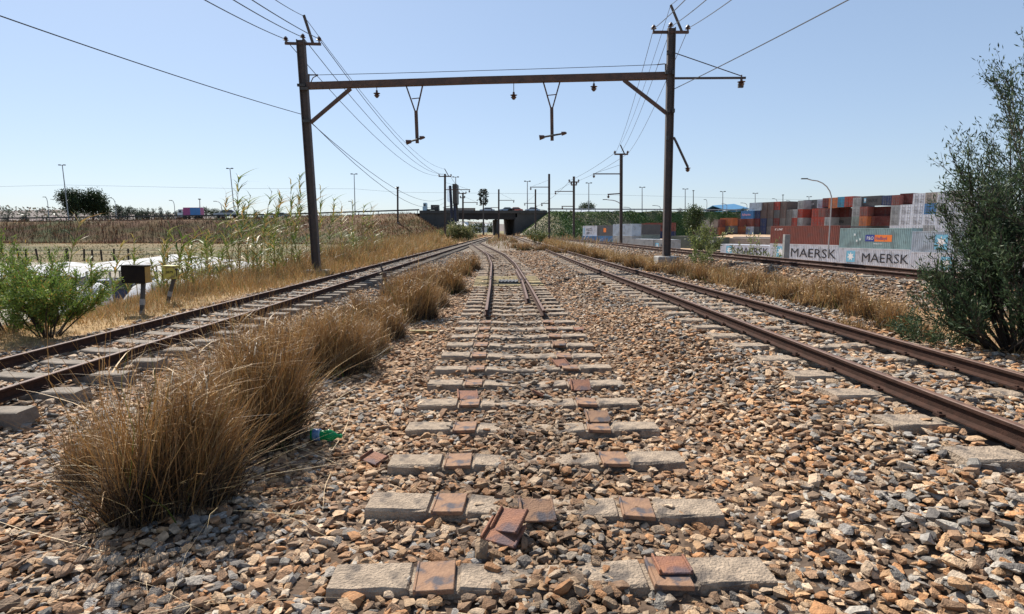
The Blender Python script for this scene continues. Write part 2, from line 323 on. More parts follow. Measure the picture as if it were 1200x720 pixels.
def lay_track(name, label, cf, zf, gauge, y0, y1, step, rails=True, sl=SLEEPER, extra=None, tim=None, clips=40, railrange=None):
    root = thing(name, label, 'railway track', (float(cf(y0)), y0, float(zf(y0))))
    inv_o = Vector(root.location)
    for sgn in (-1, 1):
        ys = np.concatenate([np.arange(y0, min(40,y1), 1.0), np.arange(min(40,y1), y1+.1, 2.0)]) if railrange is None else np.arange(railrange[0 if sgn < 0 else 1], y1, 1.0)
        pts = []
        for Y in ys:
            x, a = frame(cf, Y); pts.append((x+sgn*gauge/2*math.cos(a), Y+sgn*gauge/2*math.sin(a), float(zf(Y))))
        mb = rail_mesh(pts); o = mb.build('rail', [RUST, RAILTOP], root); o.location = mb.o-inv_o
    Y = y0+.2; cb = MB(inv_o)
    while Y < y1:
        x, a = frame(cf, Y); me = sl if sl is SLEEPER_G else SLEEPERS[int(Y*7) % 6]; jz = random.uniform(-.008,.008)
        if tim and tim[0] < Y < tim[1]: me = TIMBER
        o = bpy.data.objects.new('sleeper', me); C.objects.link(o); o.parent = root
        o.location = Vector((x, Y, float(zf(Y))-.004+jz))-inv_o; o.rotation_euler = (random.uniform(-.02,.02), random.uniform(-.008,.008), a+random.uniform(-.02,.02))
        FOOT.append((x, Y, a, 1.03))
        if Y < clips:
            R = Matrix.Rotation(a, 3, 'Z')
            for sg in (-1, 1):
                for q in (-1, 1):
                    c = Vector((x, Y, float(zf(Y)))) + R@Vector((sg*gauge/2+q*.085, 0, .018))
                    cb.obox(c, (.045,.06,.018), R); cb.obox(c+Vector((0,0,.014)), (.02,.02,.016), R)
        Y += step if not (tim and tim[0] < Y < tim[1]) else .46
    if cb.v: tag(cb.build('rail_clip', RUST, root), kind='stuff')
    return root
lay_track('railway_track', 'leftmost rusty railway track, sleeper ends standing clear of the ballast', c1, lambda Y: 0.0, 1.13, -2.0, 150, .70, sl=SLEEPER_G)
lay_track('railway_track', 'rusty track between the bare sleepers and the dark bush on the right', c3, z3, 1.10, -1.5, 172, .65)
lay_track('railway_track', 'raised track on a ballast bank in front of the shipping containers', c4, z4, 1.2, 3.0, 172, .66, sl=SLEEPER_G)
br = lay_track('railway_track', 'cut-off middle track whose two rails curve left to the junction', c2, lambda Y: -.002, 1.08, 11.3, 74, .62, tim=(17.2,21.2), railrange=(11.15,11.05))
o0 = Vector(br.location)
# second rails lying against the right rail: switch and check rails
pts = [(float(c2(Y))+.54-.13-.10*max(0,(18-Y)/6), Y, -.002) for Y in np.arange(13, 24, 1.0)]
mb = rail_mesh(pts); o = mb.build('check_rail', [RUST, RAILTOP], br); o.location = mb.o-o0
pts = [(float(c2(Y))-.54+.12+.004*(Y-40)**2, Y, -.002) for Y in np.arange(34, 46, 1.0)]
mb = rail_mesh(pts); o = mb.build('check_rail', [RUST, RAILTOP], br); o.location = mb.o-o0
mb = MB(); mb.box(-.30,.30,18.4,19.2,-.02,.015)
for k in range(6): mb.box(-.3+k*.11,-.24+k*.11,18.4,19.2,.015,.035)
o = mb.build('switch_cover', DARK, br, bevel=.006); o.location = Vector((-.12,0,0))-o0

# bare sleepers in the foreground
names = ['first', 'second', 'third', 'fourth', 'fifth', 'sixth', 'seventh', 'eighth', 'ninth', 'tenth', 'eleventh', 'twelfth']
notes = {0:', orange plate on its right seat', 1:', plates piled at its middle', 3:', a tan plate riding on its right end', 4:', its middle showing', 5:', an orange plate standing on its right seat'}
pl = MB().box(-.092,.092,-.118,.118,-.022,.004); pl.box(-.092,-.080,-.118,.118,.004,.010); PLATE_ME = pl.mesh('rail_plate', [PLATE], bevel=.004)
BARE_Y = [2.64+.712*k for k in range(12)]
for k, Y in enumerate(BARE_Y):
    x = float(np.interp(Y, [2.6,11],[.19,.08])); a = [.03,-.035,.01,-.02,.015,-.01,.02,0,-.02,.01,.02,0][k]
    r = thing('concrete_sleeper', f'{names[k]} bare concrete sleeper from the front{notes.get(k, ", nothing fixed on it")}', 'railway sleeper', (x, Y, .0), a, 'bare sleepers of the lifted track')
    r.rotation_euler = (random.uniform(-.03,.03), random.uniform(-.012,.012), a)
    s_ = link('beam', SLEEPERS[k % 6], r)
    for sg in (-1, 1):
        p = link('rail_plate', PLATE_ME, r, loc=(sg*.55, -.012, -.003)); p.rotation_euler = (.0, sg*.03, random.uniform(-.03,.03))
        if (k in (0,) and sg > 0): p['label'] = 'orange rusty plate'
    FOOT.append((x, Y, a, 1.03))
# loose rusty plates
def loose_plate(px, py, z, rot, label, m=PLATE2, s=1.0, grp=None):
    g = ground(px, py, z); mb = MB()
    mb.box(-.10*s,.10*s,-.085*s,.085*s,0,.012); mb.box(-.10*s,-.085*s,-.085*s,.085*s,.012,.03); mb.box(.085*s,.10*s,-.085*s,.085*s,.012,.024)
    mb.o = Vector((0,0,0)); o = link('rail_plate', mb.mesh('rail_plate', [m], bevel=.004)); o.location = g; o.rotation_euler = rot
    tag(o, label, 'rusty plate', 'loose rusty rail plates on the ballast'); return o
loose_plate(590, 626, .0, (.22,.08,-.35), 'orange rusty plate lying flat and tilted between the two nearest sleepers')
loose_plate(598, 611, .05, (.5,-.2,-.6), 'half-hidden rusty plate wedged behind the orange one at the second sleeper', s=.9)
loose_plate(629, 599, .035, (.35,.05,.12), 'grey-brown smooth plate leaning on the middle of the second sleeper', PLATE)
loose_plate(787, 664, .006, (.04,.02,.06), 'orange plate with a stone on it on the right seat of the nearest sleeper', s=.82)
loose_plate(439, 538, -.03, (.15,.1,-.5), 'rusty plate lying left of the third bare sleeper end', s=.8)
loose_plate(548, 464, .01, (.25,.05,.15), 'dark orange plate on the ballast behind the left seat of the fifth sleeper')
loose_plate(700, 489, .03, (.3,.02,.08), 'blue-grey plate resting above the right seat of the fourth sleeper', PLATE)
loose_plate(680, 452, .04, (.45,.0,.05), 'orange plate standing on edge at the right seat of the sixth sleeper')
loose_plate(634, 463, -.02, (.2,.3,.9), 'rusty plate shard lying between two sleepers right of the middle', s=.8)
loose_plate(657, 426, .02, (.35,.0,.4), 'brown plate tilted across the right seat of the seventh sleeper', s=.9)
loose_plate(655, 403, .03, (.25,.0,.1), 'grey shiny plate on the right seat of the eighth sleeper', PLATE, .9)
loose_plate(678, 386, .0, (.2,.0,.2), 'small orange plate beside the right end of the tenth sleeper', s=.8)

# ---------------------------------------------------------------- ballast stones (nobody could count them)
protos = bpy.data.collections.new('ballast_stone_shapes')
SM = bpy.data.materials.new('ballast_stone'); SM.use_nodes = True; t = SM.node_tree; b = t.nodes['Principled BSDF']; b.inputs['Roughness'].default_value = .8; b.inputs['Specular IOR Level'].default_value = .35
at1 = t.nodes.new('ShaderNodeAttribute'); at1.attribute_type = 'INSTANCER'; at1.attribute_name = 'tint'
tc = t.nodes.new('ShaderNodeTexCoord'); nz = t.nodes.new('ShaderNodeTexNoise'); nz.inputs['Scale'].default_value = 2.2; nz.inputs['Detail'].default_value = 6; t.links.new(tc.outputs['Object'], nz.inputs['Vector'])
mr = t.nodes.new('ShaderNodeMapRange'); mr.inputs[1].default_value = .3; mr.inputs[2].default_value = .7; mr.inputs[3].default_value = .68; mr.inputs[4].default_value = 1.3; t.links.new(nz.outputs['Fac'], mr.inputs[0])
vm = t.nodes.new('ShaderNodeVectorMath'); vm.operation = 'SCALE'; t.links.new(at1.outputs['Color'], vm.inputs[0]); t.links.new(mr.outputs[0], vm.inputs['Scale']); t.links.new(vm.outputs[0], b.inputs['Base Color'])
bp = t.nodes.new('ShaderNodeBump'); bp.inputs['Strength'].default_value = .35; bp.inputs['Distance'].default_value = .15; nz2 = t.nodes.new('ShaderNodeTexNoise'); nz2.inputs['Scale'].default_value = 5; nz2.inputs['Detail'].default_value = 6
t.links.new(tc.outputs['Object'], nz2.inputs['Vector']); t.links.new(nz2.outputs['Fac'], bp.inputs['Height']); t.links.new(bp.outputs[0], b.inputs['Normal'])
for k in range(12):
    bm = bmesh.new(); fl = [.22,.30,.40,.52][k%4]; el = [.52,.68,.85][k%3]
    for _ in range(15):
        v = Vector((random.gauss(0,1), random.gauss(0,1), random.gauss(0,1))).normalized()
        v = Vector([math.copysign(abs(c)**.7, c) for c in v])*random.uniform(.8,1.0); bm.verts.new((v.x, v.y*el, v.z*fl))
    r = bmesh.ops.convex_hull(bm, input=bm.verts[:]); bmesh.ops.delete(bm, geom=[g for g in r['geom_interior'] if isinstance(g, bmesh.types.BMVert)], context='VERTS')
    me = bpy.data.meshes.new('stone'); bm.to_mesh(me); bm.free(); me.materials.append(SM)
    protos.objects.link(bpy.data.objects.new(f'stone_shape', me))
def scatter(y0, y1, dens, smin, smax):
    def cut(xa, xb):
        A = (y1-y0)*(np.asarray(xb)-np.asarray(xa)); return int(A*dens)
    n = int((y1-y0)*18.5*dens); y = rng.uniform(y0, y1, n); x = rng.uniform(-7.0, 11.5, n)
    half = .86*y+2.4
    keep = (np.abs(x) < half+.4) & (((x < c3(y)+1.7+rng.uniform(0,.5,n))) | (np.abs(x-c4(y)+.6) < 2.1))
    keep &= ~((x < -6.3)&(rng.random(n) < .5)); keep &= ~((np.abs(x+1.75) < .55)&(y > 4.2)&(rng.random(n) < .45))
    keep &= ~((x > c3(y)+1.3)&(x < c4(y)-1.8)&(rng.random(n) < .5))
    x, y = x[keep], y[keep]; return x, y, rng.uniform(smin, smax, len(x))
Z = [scatter(.9,6,1150,.022,.046), scatter(6,12,680,.024,.046), scatter(12,24,260,.029,.054), scatter(24,48,80,.042,.075)]
X = np.concatenate([z[0] for z in Z]); Yv = np.concatenate([z[1] for z in Z]); SC = np.concatenate([z[2] for z in Z])
big = rng.random(len(X)); SC = SC*np.where(big > .94, 1.45, 1.0)*np.where(big < .2, .65, 1.0)
keep = np.ones(len(X), bool); lift = np.zeros(len(X))
for (fx, fy, fa, fl) in FOOT:
    if fy > 49: continue
    m = np.abs(Yv-fy) < .2
    ii = np.nonzero(m)[0]; dx = X[ii]-fx; dy = Yv[ii]-fy; lx = dx*math.cos(fa)+dy*math.sin(fa); ly = -dx*math.sin(fa)+dy*math.cos(fa)
    ins = (np.abs(lx) < fl+.005)&(np.abs(ly) < .128)
    on = ins & (rng.random(len(ii)) < np.where(np.abs(lx) < .3, np.interp(fy,[3,6,8],[.68,.34,.10]), .035)) & (fx > -4.5) & (fx < 7)
    keep[ii[ins & ~on]] = False; lift[ii[on]] = 1
# keep stones off the rails
for cf, g, ya, yb in ((c1,1.13,-2,150),(c3,1.10,0,150),(c4,1.2,3,150),(c2,1.08,11,74)):
    for sg in (-1,1):
        keep &= ~((np.abs(X-(cf(Yv)+sg*g/2)) < .075)&(Yv > ya)&(Yv < yb))
X, Yv, SC, lift = X[keep], Yv[keep], SC[keep], lift[keep]
n = len(X); ZZ = H(X, Yv) + np.where(np.abs(X) < 1.6, -.008, .004) + SC*rng.uniform(-.1,.85,n)
zt = np.where(X < 1.4, 0.0, z3(Yv)); ZZ = np.where(lift > 0, zt-.035+SC*.45, ZZ)
# the middle bed hides the sleeper middles
midb = (np.abs(X-np.interp(Yv,[2.6,11],[.19,.08])) < .34)&(Yv < 60)&(lift == 0)&(X<1.4); ZZ = ZZ + midb*.034*np.interp(Yv,[4,8],[1,0])
warm = np.array([(.40,.25,.135),(.30,.175,.095),(.24,.15,.09),(.42,.295,.185),(.37,.19,.085),(.19,.13,.085),(.46,.35,.245)])
grey = np.array([(.26,.235,.205),(.17,.16,.145),(.31,.29,.265),(.37,.34,.295),(.11,.10,.092),(.34,.28,.215),(.23,.20,.17)])
pw = np.interp(X, [-4,-2,-1,1.2,2.2,4,6], [.5,.72,.9,.9,.72,.55,.65]); pw = np.clip(pw+(vnoise(X,Yv,1.4,31)-.5)*.5, .1, .95)
ci = rng.integers(0,7,n); T = np.where((rng.random(n) < pw)[:,None], warm[ci], grey[ci])*rng.uniform(.72,1.28,(n,1))*np.array([1.01,.965,.91])
stain = np.exp(-((X-c2(Yv))/.75)**2)*(X < 1.6); T = T*(1-.38*stain[:,None])
pme = bpy.data.meshes.new('ballast'); pme.vertices.add(n); pme.vertices.foreach_set('co', np.stack([X,Yv,ZZ],-1).astype(np.float32).ravel())
def attr(nm, ty, arr, key):
    a = pme.attributes.new(nm, ty, 'POINT'); a.data.foreach_set(key, np.asarray(arr, np.float32 if ty != 'INT' else np.int32).ravel())
attr('tint', 'FLOAT_COLOR', np.concatenate([T, np.ones((n,1))], 1), 'color')
attr('rot', 'FLOAT_VECTOR', np.stack([rng.normal(0,.24,n), rng.normal(0,.24,n), rng.uniform(0,6.283,n)], -1), 'vector')
attr('size', 'FLOAT', SC, 'value'); attr('pick', 'INT', rng.integers(0,12,n), 'value')
print('stones', n)
bo = link('ballast', pme); tag(bo, kind='stuff')
ng = bpy.data.node_groups.new('ballast_stones', 'GeometryNodeTree'); ng.interface.new_socket('Geometry', in_out='INPUT', socket_type='NodeSocketGeometry'); ng.interface.new_socket('Geometry', in_out='OUTPUT', socket_type='NodeSocketGeometry')
gi = ng.nodes.new('NodeGroupInput'); go = ng.nodes.new('NodeGroupOutput'); ip = ng.nodes.new('GeometryNodeInstanceOnPoints'); ci_ = ng.nodes.new('GeometryNodeCollectionInfo')
ci_.inputs[0].default_value = protos; ci_.inputs['Separate Children'].default_value = True; ci_.inputs['Reset Children'].default_value = True
def na(nm, ty): x = ng.nodes.new('GeometryNodeInputNamedAttribute'); x.data_type = ty; x.inputs['Name'].default_value = nm; return x.outputs['Attribute']
L = ng.links.new; L(gi.outputs[0], ip.inputs['Points']); L(ci_.outputs[0], ip.inputs['Instance']); ip.inputs['Pick Instance'].default_value = True
L(na('pick','INT'), ip.inputs['Instance Index']); L(na('rot','FLOAT_VECTOR'), ip.inputs['Rotation']); L(na('size','FLOAT'), ip.inputs['Scale']); L(ip.outputs[0], go.inputs[0])
md = bo.modifiers.new('stones', 'NODES'); md.node_group = ng

# ---------------------------------------------------------------- road bridge, guard rails, road
def road_strip():
    xs = list(np.arange(-900, 14, 20.0)) + list(np.arange(14, 900, 20.0)); V = []; Qs = []
    for x in xs:
        y = float(road_y(x)); z = float(road_z(x)); V += [(x, y+.5, z+.05), (x, y+19, z+.05)]
    for i in range(len(xs)-1): Qs.append((2*i, 2*i+2, 2*i+3, 2*i+1))
    o = MB().add(V, Qs).build('road', ASPH); tag(o, kind='structure')
road_strip()
YB = 184.0
bx0 = at(492, 260, YB).x; bx1 = at(641, 260, YB).x; ZD = 7.05
br_ = thing('road_bridge', 'low dark concrete road bridge crossing over the tracks in the far centre', 'bridge', (-9, YB, 0)); o_ = Vector(br_.location)
def bpart(name, m, fn, **k): mb = MB(o_); fn(mb); return mb.build(name, m, br_, **k)
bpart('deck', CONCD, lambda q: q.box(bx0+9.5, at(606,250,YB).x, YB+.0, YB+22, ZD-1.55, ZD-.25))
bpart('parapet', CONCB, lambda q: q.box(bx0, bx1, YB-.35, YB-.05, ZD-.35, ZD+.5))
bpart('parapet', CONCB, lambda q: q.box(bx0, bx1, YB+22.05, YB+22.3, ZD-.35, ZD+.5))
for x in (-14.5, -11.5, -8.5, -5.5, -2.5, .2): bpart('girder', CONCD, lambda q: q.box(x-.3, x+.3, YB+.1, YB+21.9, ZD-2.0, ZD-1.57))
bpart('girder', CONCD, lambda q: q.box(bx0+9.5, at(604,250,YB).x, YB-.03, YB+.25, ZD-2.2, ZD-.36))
xw = at(603,260,YB).x; xp = at(583.5,260,YB).x
def wall_r(q):   # abutment and wing wall on the right
    q.add([(xw,YB,-.3),(bx1,YB,-.3),(bx1,YB+.8,-.3),(xw-3.0,YB+22,-.3),(xw-3.6,YB+22,-.3), (xw,YB,ZD-.36),(bx1,YB,ZD-.36),(bx1,YB+.8,ZD-.36),(xw-3.0,YB+22,ZD-.36),(xw-3.6,YB+22,ZD-.36)],
          [(0,1,6,5),(1,2,7,6),(2,3,8,7),(3,4,9,8),(4,0,5,9),(5,6,7,8,9),(4,3,2,1,0)])
bpart('abutment', CONCB, wall_r)
bpart('pier', CONCB, lambda q: q.add([(xp-.35,YB+.3,-.3),(xp+.35,YB+.3,-.3),(xp-1.6,YB+21.5,-.3),(xp-2.3,YB+21.5,-.3),(xp-.35,YB+.3,ZD-2.21),(xp+.35,YB+.3,ZD-2.21),(xp-1.6,YB+21.5,ZD-2.01),(xp-2.3,YB+21.5,ZD-2.01)],
          [(0,1,5,4),(1,2,6,5),(2,3,7,6),(3,0,4,7),(4,5,6,7),(3,2,1,0)]))
xl = at(530,260,YB).x
bpart('abutment', CONCB, lambda q: q.add([(bx0,YB,-.3),(xl,YB,-.3),(xl,YB+22,-.3),(bx0,YB+22,-.3),(bx0,YB,ZD-.36),(xl,YB,ZD-.36),(xl,YB+22,ZD-.36),(bx0,YB+22,ZD-.36)],
          [(0,1,5,4),(1,2,6,5),(2,3,7,6),(3,0,4,7),(4,5,6,7),(3,2,1,0)]))
bpart('barrier_panel', CONCG, lambda q: q.box(at(520,250,YB).x, at(557,250,YB).x, YB-.2, YB+.1, ZD+.51, ZD+1.25))
def guard(label, xs, m1, m2, lo=.75, hi=1.0, grp=None, step=4.0):
    r = thing('guard_rail', label, 'guard rail', (xs[0], float(road_y(xs[0])), float(road_z(xs[0]))), group=grp); o = Vector(r.location); q = MB(o); n = int((xs[1]-xs[0])/20)+1
    X_ = np.linspace(xs[0], xs[1], max(n, 2))
    for a, b in zip(X_[:-1], X_[1:]): q.bar((a, float(road_y(a))+.3, float(road_z(a))+hi), (b, float(road_y(b))+.3, float(road_z(b))+hi), .12, .42)
    q.build('rail_beam', m1, r)
    x = xs[0]+1; pm = MB().box(-.09,.09,-.09,.09,-.35,lo+.2).mesh('post', [m2])
    while x < xs[1]:
        link('post', pm, r, loc=Vector((x, float(road_y(x))+.5, float(road_z(x))))-o); x += step
guard('long dark guard rail along the raised road on the left', (-330, bx0-.3), DARK, DARK, step=6.0)
guard('pale guard rail along the road above the green embankment', (bx1+.3, 190), GALV, GALV, step=5.0)

# ---------------------------------------------------------------- poles, arms and wires
def insulator(q, c, s=1.0, hang=False):
    k = -1 if hang else 1
    q.lathe(c, [(.02*s,0),(.025*s,k*.05*s),(.075*s,k*.06*s),(.03*s,k*.09*s),(.06*s,k*.10*s),(.02*s,k*.15*s)], 8)
def ibeam(q, a, b, w, h, tf=.02):
    # vertical H-section column: two flanges and a web
    a = Vector(a); b = Vector(b)
    for s in (-1, 1): q.bar(a+Vector((s*w/2,0,0)), b+Vector((s*w/2,0,0)), h, tf) if False else None
    d = (b-a).normalized(); x = Vector((1,0,0)); x = (x-d*x.dot(d)).normalized(); y = d.cross(x)
    R = Matrix((x, y, d)).transposed(); c = (a+b)/2; L = (b-a).length
    q.obox(c+x*w/2, (tf, h, L), R); q.obox(c-x*w/2, (tf, h, L), R); q.obox(c, (w-tf, tf*.8, L), R)
G = thing('catenary_portal', 'rusted steel portal gantry spanning the tracks, its beam empty of contact wires', 'overhead line gantry', (-7.95, 24.3, -.12)); go_ = Vector(G.location)
A0 = at(371.5,318,24.3); A1 = at(352.5,47,24.3); B0 = at(781,301,23.0); B1 = at(787,33,23.0)
def gpart(name, m, fn, parent=G, **k): q = MB(go_); fn(q); return q.build(name, m, parent, **k)
gpart('mast', STEEL, lambda q: ibeam(q, A0-Vector((0,0,.3)), A1, .27, .23, .035))
gpart('mast', STEEL, lambda q: ibeam(q, B0-Vector((0,0,.4)), B1, .24, .22, .035))
gpart('mast_foot', CONCG, lambda q: q.box(A0.x-.45,A0.x+.45,A0.y-.4,A0.y+.4,A0.z-.4,A0.z+.06), bevel=.03)
gpart('mast_foot', CONCG, lambda q: q.box(B0.x-.4,B0.x+.4,B0.y-.4,B0.y+.4,B0.z-.5,B0.z+.02), bevel=.03)
L0 = at(360,101,24.25); L1 = at(560,94.5,23.62); L2 = at(781,89,23.02)
def beam(q):
    for a, b in ((L0,L1),(L1,L2)):
        q.bar(a+Vector((0,-.1,0)), b+Vector((0,-.1,0)), .03, .205); q.bar(a+Vector((0,.1,0)), b+Vector((0,.1,0)), .03, .205)
        q.bar(a+Vector((0,0,.11)), b+Vector((0,0,.11)), .24, .02); q.bar(a+Vector((0,0,-.11)), b+Vector((0,0,-.11)), .24, .02)
gpart('beam', STEELR, beam)
gpart('brace', STEELR, lambda q: q.bar(at(364,144,24.2), at(411,104,24.05), .12, .12))
gpart('brace', STEELR, lambda q: q.bar(at(781,133,22.95), at(731,94,23.1), .12, .12))
def crossarm(parent, a, b, tips, s=1.0, w=.09):
    gpart('crossarm', STEELR, lambda q: q.bar(a, b, w, w), parent)
    for t_ in tips: gpart('insulator', PORC, lambda q: insulator(q, t_, 1.5*s), parent)
crossarm(G, at(334,51,24.3), at(376,52,24.3), [at(335,50,24.3), at(355,47,24.3), at(374,50,24.3)])
gpart('strut', STEEL, lambda q: q.bar(at(367,52,24.3), at(356,18,24.3), .10, .06))
crossarm(G, at(765,38,23), at(807,38,23), [at(766,37,23), at(786,34,23), at(806,37,23)])
gpart('strut', STEEL, lambda q: q.bar(at(799,37,23), at(786,6,23), .10, .06))
gpart('side_arm', STEEL, lambda q: q.bar(at(788,92,23), at(874,91.5,22.6), .07, .07))
gpart('stay', STEEL, lambda q: q.tube([at(790,62,23), at(868,89,22.6)], .018, 5))
gpart('insulator', PORC, lambda q: (insulator(q, at(869,92,22.6), 2.0, True), q.bar(at(869,88,22.6), at(869,97,22.6), .04)))
gpart('hook', DARK, lambda q: q.box(*[c for p in [(at(869,100,22.6).x-.12, at(869,100,22.6).x+.06)] for c in p], 22.55, 22.65, at(869,103,22.6).z, at(869,98,22.6).z))
gpart('drooping_arm', STEEL, lambda q: q.tube([at(787,161.5,23), at(790,162,22.9), at(793,168,22.9), at(806,196,22.8)], .05, 6))
gpart('insulator', PORC, lambda q: insulator(q, at(806,194,22.8), 1.6, True))
for px, py in ((781,85),(783,130),(782,162),(783,62),(789,85),(789,130)): gpart('bolt_plate', DARK, lambda q: q.obox(at(px,py,22.85), (.10,.10,.14)))
for px, py in ((353,100),(357,104),(359,142)): gpart('bolt_plate', DARK, lambda q: q.obox(at(px,py,24.1), (.3,.08,.10)))
for (xa, xb, ya, xm, ym, xe, ye, bar_) in ((475,496,98,487.5,131,489,167,((477,167),(498,161))), (636,657,94,646.5,127,647,164,((633,161.5),(664,156)))):
    Yh = float(np.interp(xm, [360,781], [24.25,23.02]))
    hb = gpart('hanger', STEELR, lambda q: (q.bar(at(xm,ym-1,Yh), at(xe,ye+1,Yh), .12, .10),))
    def sub(name, m, fn): q = MB(go_); fn(q); return q.build(name, m, hb)
    sub('wishbone_arm', STEELR, lambda q: q.bar(at(xa,ya,Yh), at(xm-1,ym,Yh), .05, .05))
    sub('wishbone_arm', STEELR, lambda q: q.bar(at(xb,ya-1,Yh), at(xm+1,ym,Yh), .05, .05))
    sub('tie', STEELR, lambda q: q.bar(at(xm-5,ym-15,Yh), at(xm+5,ym-16,Yh), .03, .03))
    p, r_ = bar_
    sub('cross_tube', DARK, lambda q: q.tube([at(p[0],p[1],Yh-.15), at(r_[0],r_[1],Yh-.15)], .035, 6))
    sub('end_insulator', PORC, lambda q: (q.tube([at(p[0]-1,p[1],Yh-.15), at(p[0]+5,p[1]-1,Yh-.15)], [.10,.06], 8), q.tube([at(r_[0]-6,r_[1]+1,Yh-.15), at(r_[0]-1,r_[1],Yh-.15)], [.08,.05], 8)))
for px, y0_, y1_ in ((441.5,101,106),(602,95,108),(696,93,98)):
    Yh = float(np.interp(px, [360,781], [24.25,23.02]))
    gpart('insulator', PORC, lambda q: (q.tube([at(px,y0_,Yh), at(px,y1_,Yh)], .015, 5), insulator(q, at(px,y1_,Yh), 1.9, True)))
gpart('wire_bracket', STEEL, lambda q: (q.bar(at(362,102,24.2), at(362,87,24.2), .05), q.bar(at(362,88,24.2), at(373,88,24.2), .04), q.tube([at(373,88,24.2), at(367,91,24.2), at(364,97,24.2)], .02, 5)))
gpart('wire_bracket', STEEL, lambda q: (q.bar(at(780,90,23), at(780,75,23), .05), q.tube([at(779,75,23), at(770,76,23), ], .02, 5)))

def pole(px, yt, yb, Y, label, arms=(), cross=(), strut=None, w=.2, grp='line poles along the tracks', dark=STEEL):
    a = at(px+ (0), yb, Y); a2 = Vector((a.x, a.y, Hs(a.x, a.y)-.3)); b = at(px, yt, Y)
    r = thing('line_pole', label, 'utility pole', (a2.x, Y, a2.z), group=grp); o = Vector(r.location)
    def pp(name, m, fn): q = MB(o); fn(q); return q.build(name, m, r)
    pp('mast', dark, lambda q: ibeam(q, a2, b, w, w*.9, w*.14)); pp('foot', CONCG, lambda q: q.box(a.x-w*1.3, a.x+w*1.3, Y-w*1.3, Y+w*1.3, a2.z-.1, a2.z+.45))
    for (y_, x0, x1) in cross:
        pp('crossarm', STEELR, lambda q: q.bar(at(x0,y_,Y), at(x1,y_,Y), w*.55))
        for xx in (x0+.5, x1-.5): pp('insulator', PORC, lambda q: insulator(q, at(xx,y_,Y), w*9))
    if strut: pp('strut', STEEL, lambda q: q.bar(at(strut[0],strut[1],Y), at(strut[2],strut[3],Y), w*.4))
    for arm in arms:
        y_, xe = arm[0], arm[1]; y2 = arm[3] if len(arm) > 3 else y_
        pp('side_arm', STEELR, lambda q: q.bar(at(px,y_,Y), at(xe,y2,Y), w*.42)); s_ = 1 if xe > px else -1
        pp('insulator', PORC, lambda q: (insulator(q, at(xe-s_*1,y2+.5,Y), w*9, True)))
        if len(arm) > 2 and arm[2]: pp('stay', STEEL, lambda q: q.tube([at(px,arm[2],Y), at(xe-s_*3,y2-1,Y)], w*.07, 4))
    return r
pole(521.5,204,285,78,'tall pole beside the left track with a slanted strut on its head', arms=[(222.5,551,214)], cross=[(207,514,529)], strut=(526,207,521,198), w=.22)
pole(542.5,226,276,118,'second pole along the left track, in front of the bridge bushes', arms=[(237.5,560,230),(244.5,557)], cross=[(227,537.5,546.5),(232,539,545)], w=.28)
pole(584.5,222,280,105,'pole in the middle between the junction and the bridge', arms=[(235,603,226),(243.5,575)], w=.24)
pole(627.5,222,277,117,'shorter pole with one low left arm before the bridge wall', arms=[(238.5,614,228)], w=.26)
pole(643.5,204,281,82,'tall pole with two left arms before the stony slope', arms=[(219.5,621,211),(238.5,634)], w=.24)
pole(672.5,207,281,84,'cross-headed pole before the green embankment', arms=[(224.5,650,213),(242,658)], cross=[(213.5,666.5,678.5),(217,669,676)], w=.26)
pole(728,180,284,58,'tall pole on the right with long left arm and lamp curve behind', arms=[(204,695,193),(227,712,None,228)], cross=[(181,720,736)], strut=(732,181,727,170), w=.24)
pole(466,219,255,176,'lone short pole standing on the brown embankment', w=.4, cross=[(221,464.5,467.5)])
def wire(pts, label, r=.014, sag=.0, grp='overhead wires'):
    P_ = [Vector(pts[0])+(Vector(pts[0])-Vector(pts[1]))*2.2] if pts[0].y < 18 else []
    for a, b in zip(pts[:-1], pts[1:]):
        a = Vector(a); b = Vector(b); n_ = 14
        for i in range(n_ + (1 if b == Vector(pts[-1]) else 0)):
            f = i/n_; p = a.lerp(b, f); p.z -= sag*(b-a).length*4*f*(1-f)*.01*(b-a).length*.05; P_.append(p)
    q = MB(P_[0]); q.tube(P_, r, 4); o = q.build('overhead_wire', WIRE); tag(o, label, 'wire', grp); return o
Yl = 24.3
wire([at(236,-2,15.0), at(334,46,Yl), at(516,206,78)], 'wire through the left insulator on the left mast head', sag=1.0)
wire([at(270,-2,15.0), at(355,44,Yl), at(521,204,78)], 'wire over the middle of the left mast head', sag=1.0)
wire([at(292,-2,15.5), at(374,46,Yl), at(528,206,78)], 'wire through the right insulator on the left mast head', sag=1.0)
wire([at(318,-3,17), at(356,19,Yl), at(521,198,78)], 'wire on top of the slanted strut of the left mast', .011, sag=.9)
wire([at(-8,16,12.5), at(353,134,Yl), at(520,233,78)], 'long wire coming in low from the far left to the mast side', sag=1.0)
wire([at(359,138,Yl), at(520,238,78)], 'lowest wire leaving the left mast side towards the next pole', sag=1.2)
wire([at(806,-3,15), at(766,34,23), at(721,180,58)], 'wire through the left insulator on the right mast head', .012, sag=.8)
wire([at(830,-2,15), at(787,31,23), at(728,178,58)], 'wire over the middle of the right mast head', .012, sag=.8)
wire([at(860,-2,15), at(807,33,23), at(736,180,58)], 'wire through the right insulator on the right mast head', .012, sag=.8)
wire([at(800,-6,17), at(786,6,23), at(727,170,58)], 'wire on top of the slanted strut of the right mast', .010, sag=.8)
wire([at(1000,-3,13), at(789,105,23)], 'wire climbing to the upper right from the right mast', sag=.5)
wire([at(374,88,24.1), at(560,83,23.6), at(770,76,23)], 'thin cable strung just above the gantry beam', .012, sag=.4)
wire([at(720,180,58), at(667,212,84)], 'short left wire between the two right-hand poles', .016, sag=.6)
